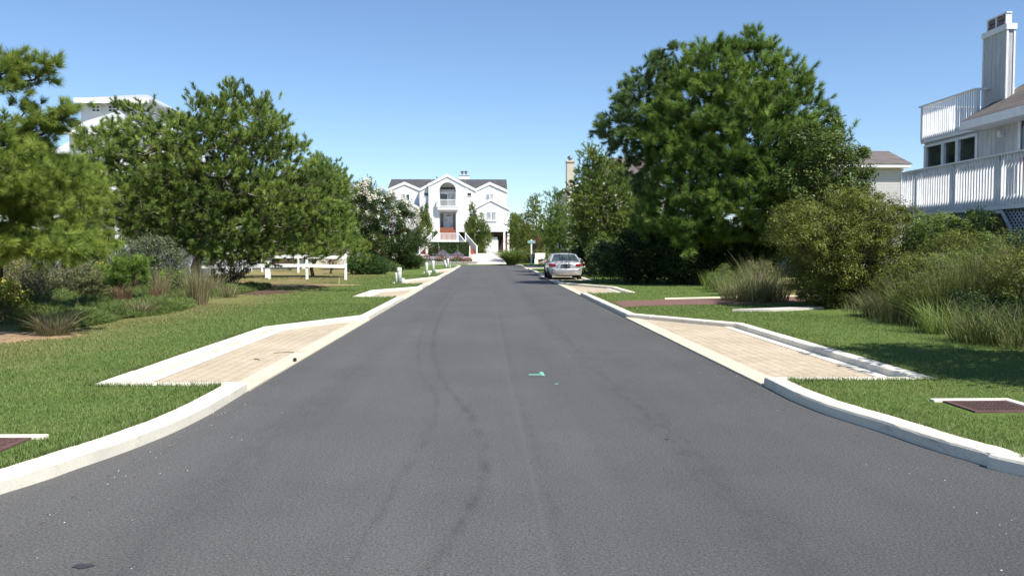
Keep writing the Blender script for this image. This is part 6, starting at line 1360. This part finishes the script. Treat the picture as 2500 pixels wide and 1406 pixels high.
# ------------------------------------------------------------------ the parked car
CX, CY = (XX(1338.5, 45.9) + XX(1421.5, 45.9)) / 2, 45.5
car = thing('parked_car', 'silver white four door saloon parked in the right bay, seen from behind', 'car', (CX, CY, 0.02))
m_, t_, b_ = nmat('silver_white_paint'); n_ = noise(t_, 3, 3, .5, coords(t_))
L(t_, ramp(t_, n_.outputs[0], [(.3, (.44, .44, .45)), (.7, (.52, .52, .525))]), b_.inputs['Base Color']); b_.inputs['Metallic'].default_value = .45; b_.inputs['Roughness'].default_value = .32; b_.inputs['Coat Weight'].default_value = .6; CARP = m_
RUBBER = plain('tyre_rubber', (.018, .018, .019), .85, var=.2); ALLOY = plain('wheel_alloy', (.45, .45, .46), .35, .8)
Z0 = .02
def csec(y, w, zb_, zt_, crown=.02):
    zs = zb_; mid = (zb_ + zt_) / 2
    half = [(.0, zs), (w * .80, zs), (w * .95, zs + .08), (w, zs + (zt_ - zs) * .38), (w * .995, zs + (zt_ - zs) * .62), (w * .955, zt_ - .10), (w * .86, zt_ - .025), (w * .5, zt_ + crown * .7), (0, zt_ + crown)]
    full = half + [(-x, z) for x, z in half[-2:0:-1]]
    return [(CX + x, CY + y, Z0 + z) for x, z in full]
secs = [(-.10, .62, .42, .74), (-.06, .80, .34, .86), (.02, .875, .28, .94), (.12, .90, .26, .99), (.5, .91, .24, 1.00), (.95, .915, .24, 1.00), (1.6, .915, .22, .985), (2.4, .915, .22, .97), (3.1, .91, .22, .955), (3.6, .905, .23, .92), (4.1, .885, .25, .86), (4.5, .84, .28, .76), (4.66, .74, .34, .66), (4.70, .55, .40, .60)]
mb = MB(); nsec = 16
for s_ in secs: mb.v += csec(*s_)
for i in range(len(secs) - 1):
    for k_ in range(nsec): a = i * nsec + k_; b = i * nsec + (k_ + 1) % nsec; mb.f.append((a, b, b + nsec, a + nsec))
mb.f.append(tuple(range(nsec))[::-1]); mb.f.append(tuple((len(secs) - 1) * nsec + k_ for k_ in range(nsec)))
body = mb.build('body', CARP, car, True); md = body.modifiers.new('sub', 'SUBSURF'); md.levels = 2; md.render_levels = 2
# roof and pillars
def ringroof(y, w, z): return [(CX - w, CY + y, Z0 + z - .05), (CX - w * .86, CY + y, Z0 + z), (CX, CY + y, Z0 + z + .025), (CX + w * .86, CY + y, Z0 + z), (CX + w, CY + y, Z0 + z - .05)]
mb = MB()
for s_ in ((1.18, .60, 1.36), (1.35, .635, 1.405), (1.9, .645, 1.425), (2.5, .63, 1.41), (2.78, .60, 1.37)): mb.v += ringroof(*s_)
for i in range(4):
    for k_ in range(4): a = i * 5 + k_; mb.f.append((a, a + 1, a + 6, a + 5))
roofc = mb.build('roof', CARP, car, True); md = roofc.modifiers.new('sol', 'SOLIDIFY'); md.thickness = .05; md = roofc.modifiers.new('sub', 'SUBSURF'); md.levels = 2; md.render_levels = 2
mb = MB()
for s in (-1, 1):
    mb = MB(); mb.beam((CX + s * .80, CY + .42, Z0 + .97), (CX + s * .60, CY + 1.22, Z0 + 1.35), .11, .05, up=(0, -1, 1)); mb.build('pillar', CARP, car, bevel=.015); mb = MB(); mb.beam((CX + s * .79, CY + 3.45, Z0 + .92), (CX + s * .60, CY + 2.72, Z0 + 1.35), .08, .05); mb.build('pillar', CARP, car, bevel=.015); mb = MB()
    mb.beam((CX + s * .83, CY + 2.0, Z0 + .96), (CX + s * .645, CY + 2.0, Z0 + 1.37), .09, .04); mb.build('pillar', CARP, car, bevel=.015)
CG = mk_glass('car_glass', (.035, .05, .048), .05)
mb = MB(); mb.add([(CX - .76, CY + .46, Z0 + .985), (CX + .76, CY + .46, Z0 + .985), (CX + .57, CY + 1.2, Z0 + 1.345), (CX - .57, CY + 1.2, Z0 + 1.345), (CX, CY + .40, Z0 + .99), (CX, CY + 1.16, Z0 + 1.365)], [(0, 4, 5, 3), (4, 1, 2, 5)]); mb.build('rear_window', CG, car, True)
mb = MB(); mb.add([(CX - .76, CY + 3.42, Z0 + .94), (CX + .76, CY + 3.42, Z0 + .94), (CX + .57, CY + 2.76, Z0 + 1.345), (CX - .57, CY + 2.76, Z0 + 1.345)], [(0, 1, 2, 3)]); mb.build('windscreen', CG, car)
for s in (-1, 1):
    mb = MB(); mb.add([(CX + s * .83, CY + .62, Z0 + .97), (CX + s * .83, CY + 3.3, Z0 + .93), (CX + s * .625, CY + 2.72, Z0 + 1.36), (CX + s * .625, CY + 1.25, Z0 + 1.36)], [(0, 1, 2, 3)]); mb.build('side_window', CG, car)
    mb = MB(); mb.lathe([(.02, -.06), (.07, -.05), (.075, .05), (.02, .07)], (0, 0, 0), 12); mb.v = [(CX + s * (1.06) + v[0] * 1.35, CY + 3.0 + v[2], Z0 + 1.05 + v[1] * 1.0) for v in mb.v]; mm = mb.build('wing_mirror', CARP, car, True)
    mb = MB(); mb.lathe([(.055, 0), (.055, .006)], (0, 0, 0), 12); mb.v = [(CX + s * 1.06 + v[0] * 1.35, CY + 2.935 + v[2], Z0 + 1.05 + v[1] * .85) for v in mb.v]; mb.build('mirror_glass', GLASS, mm)
    mb = MB(); mb.beam((CX + s * .86, CY + 3.02, Z0 + .99), (CX + s * 1.0, CY + 3.02, Z0 + 1.03), .05, .04); mb.build('mirror_arm', CARP, mm)
    # tail lamps: wrap round the corner
    x0, x1 = (.53, .86); pts = [(x0, -.12), (x0 + .2, -.105), (x1 - .04, -.045), (x1 + .03, .08), (x1 + .035, .26), (x1 - .06, .26), (x0, .0)]
    mb = MB(); mb.prismz([(CX + s * x, CY + y) for x, y in pts], Z0 + .715, Z0 + .865); mb.build('tail_lamp', plain('tail_lamp_red', (.28, .012, .02), .25, var=.2, scale=14), car, bevel=.03)
    for wy in (.88, 3.62):
        mb = MB(); mb.lathe([(.19, -.1), (.29, -.105), (.318, -.08), (.325, 0), (.318, .08), (.29, .105), (.19, .1)], (CX + s * .80, CY + wy, Z0 + .305), 24, 'x'); wh = mb.build('wheel', RUBBER, car, True)
        mb = MB(); mb.lathe([(.19, -.03), (.185, .10), (.06, .085), (.03, .11)], (CX + s * .80, CY + wy, Z0 + .305), 20, 'x') if s > 0 else mb.lathe([(.19, .03), (.185, -.10), (.06, -.085), (.03, -.11)], (CX + s * .80, CY + wy, Z0 + .305), 20, 'x'); mb.build('rim', ALLOY, wh, True)
        mb = MB(); aa = np.linspace(0, pi, 13); mb.prismx([(CY + wy + .37 * cos(a), Z0 + .29 + .37 * sin(a)) for a in aa], CX + s * .902 , CX + s * .921) ; mb.build('wheel_arch', BLACK, wh)  # black disc standing in for the shade of an uncut arch
# bumper, seams, plate, badge strips, exhaust
mb = MB()
prof = [(-.84, .02), (-.74, -.10), (-.4, -.145), (0, -.155), (.4, -.145), (.74, -.10), (.84, .02)]
for z0_, z1_, g_ in ((.30, .56, .0),):
    for (x, y) in prof: mb.v += [(CX + x, CY + y + .05, Z0 + .26), (CX + x, CY + y - .0, Z0 + .33), (CX + x, CY + y - .03, Z0 + .5), (CX + x, CY + y - .01, Z0 + .60), (CX + x, CY + y + .09, Z0 + .635)]
    for i in range(6):
        for k_ in range(4): a = i * 5 + k_; mb.f.append((a, a + 5, a + 6, a + 1))
bp = mb.build('bumper', CARP, car, True); md = bp.modifiers.new('sub', 'SUBSURF'); md.levels = 2; md.render_levels = 2
DARK = plain('black_plastic', (.02, .02, .021), .5)
mb = MB()
for (a, b) in ((-.78, -.50), (-.42, -.20), (.26, .50), (.56, .80)): mb.box(CX + a, CX + b, CY - .187 + abs((a + b) / 2) * .08, CY - .172 + abs((a + b) / 2) * .13, Z0 + .545, Z0 + .568)
mb.box(CX - .55, CX + .55, CY - .02, CY + .1, Z0 + .19, Z0 + .27); mb.tube([(CX + .55, CY - .04, Z0 + .22), (CX + .55, CY + .3, Z0 + .24)], .03, 8); mb.build('bumper_trim', DARK, car)
mb = MB(); mb.box(CX - .16, CX + .16, CY - .108, CY - .098, Z0 + .70, Z0 + .84); mb.build('number_plate', plain('plate_cream', (.6, .6, .55), .5), car)
mb = MB(); mb.tube([(CX - .78, CY - .03, Z0 + .655), (CX, CY - .105, Z0 + .66), (CX + .78, CY - .03, Z0 + .655)], .008, 5); mb.tube([(CX - .5, CY - .04, Z0 + .90), (CX - .48, CY + .04, Z0 + 1.0), (CX - .5, CY + .4, Z0 + 1.02)], .006, 5); mb.tube([(CX + .5, CY - .04, Z0 + .90), (CX + .48, CY + .04, Z0 + 1.0), (CX + .5, CY + .4, Z0 + 1.02)], .006, 5); mb.build('panel_seam', DARK, car)
for s in (-.36, .36): 
    mb = MB(); mb.box(CX + s - .13, CX + s + .13, CY + 1.32, CY + 1.4, Z0 + 1.06, Z0 + 1.24); mb.build('headrest', plain('beige_seat', (.42, .38, .32), .8), car, bevel=.03)
# bicycle rack strapped on the boot
rk = thing('bicycle_rack', 'black folding bicycle rack strapped to the boot of the car', 'bicycle rack', (CX, CY, Z0 + 1.0))
mb = MB(); B = lambda x, y, z: (CX + x, CY + y, Z0 + z)
for s in (-1, 1):
    mb.tube([B(s * .19, .0, 1.13), B(s * .22, -.10, 1.02), B(s * .2, -.16, .88), B(.0, -.17, .76), B(0, -.15, .58)], .017, 7)
    mb.tube([B(s * .22, -.1, 1.03), B(s * .23, -.2, 1.12), B(s * .22, -.38, 1.26)], .018, 7); mb.tube([B(s * .22, -.38, 1.26), B(s * .2, -.42, 1.17)], .03, 7)
mb.tube([B(-.26, -.16, .80), B(.26, -.16, .80)], .03, 8); mb.tube([B(-.24, -.16, .72), B(.24, -.16, .72)], .017, 7); mb.tube([B(-.21, .0, 1.14), B(-.1, -.06, 1.05), B(.1, -.06, 1.05), B(.21, .0, 1.14)], .02, 7); mb.tube([B(0, -.13, 1.06), B(0, -.17, .62)], .022, 7)
mb.build('frame', DARK, rk, True)
mb = MB()
for s in (-1, 1): mb.tube([B(s * .22, .0, 1.1), B(s * .24, .42, 1.06), B(s * .26, 1.15, 1.40), B(s * .26, 1.3, 1.445)], .009, 4); mb.tube([B(s * .24, -.14, .86), B(s * .5, -.06, .92), B(s * .62, .02, .97)], .008, 4)
mb.build('strap', DARK, rk)
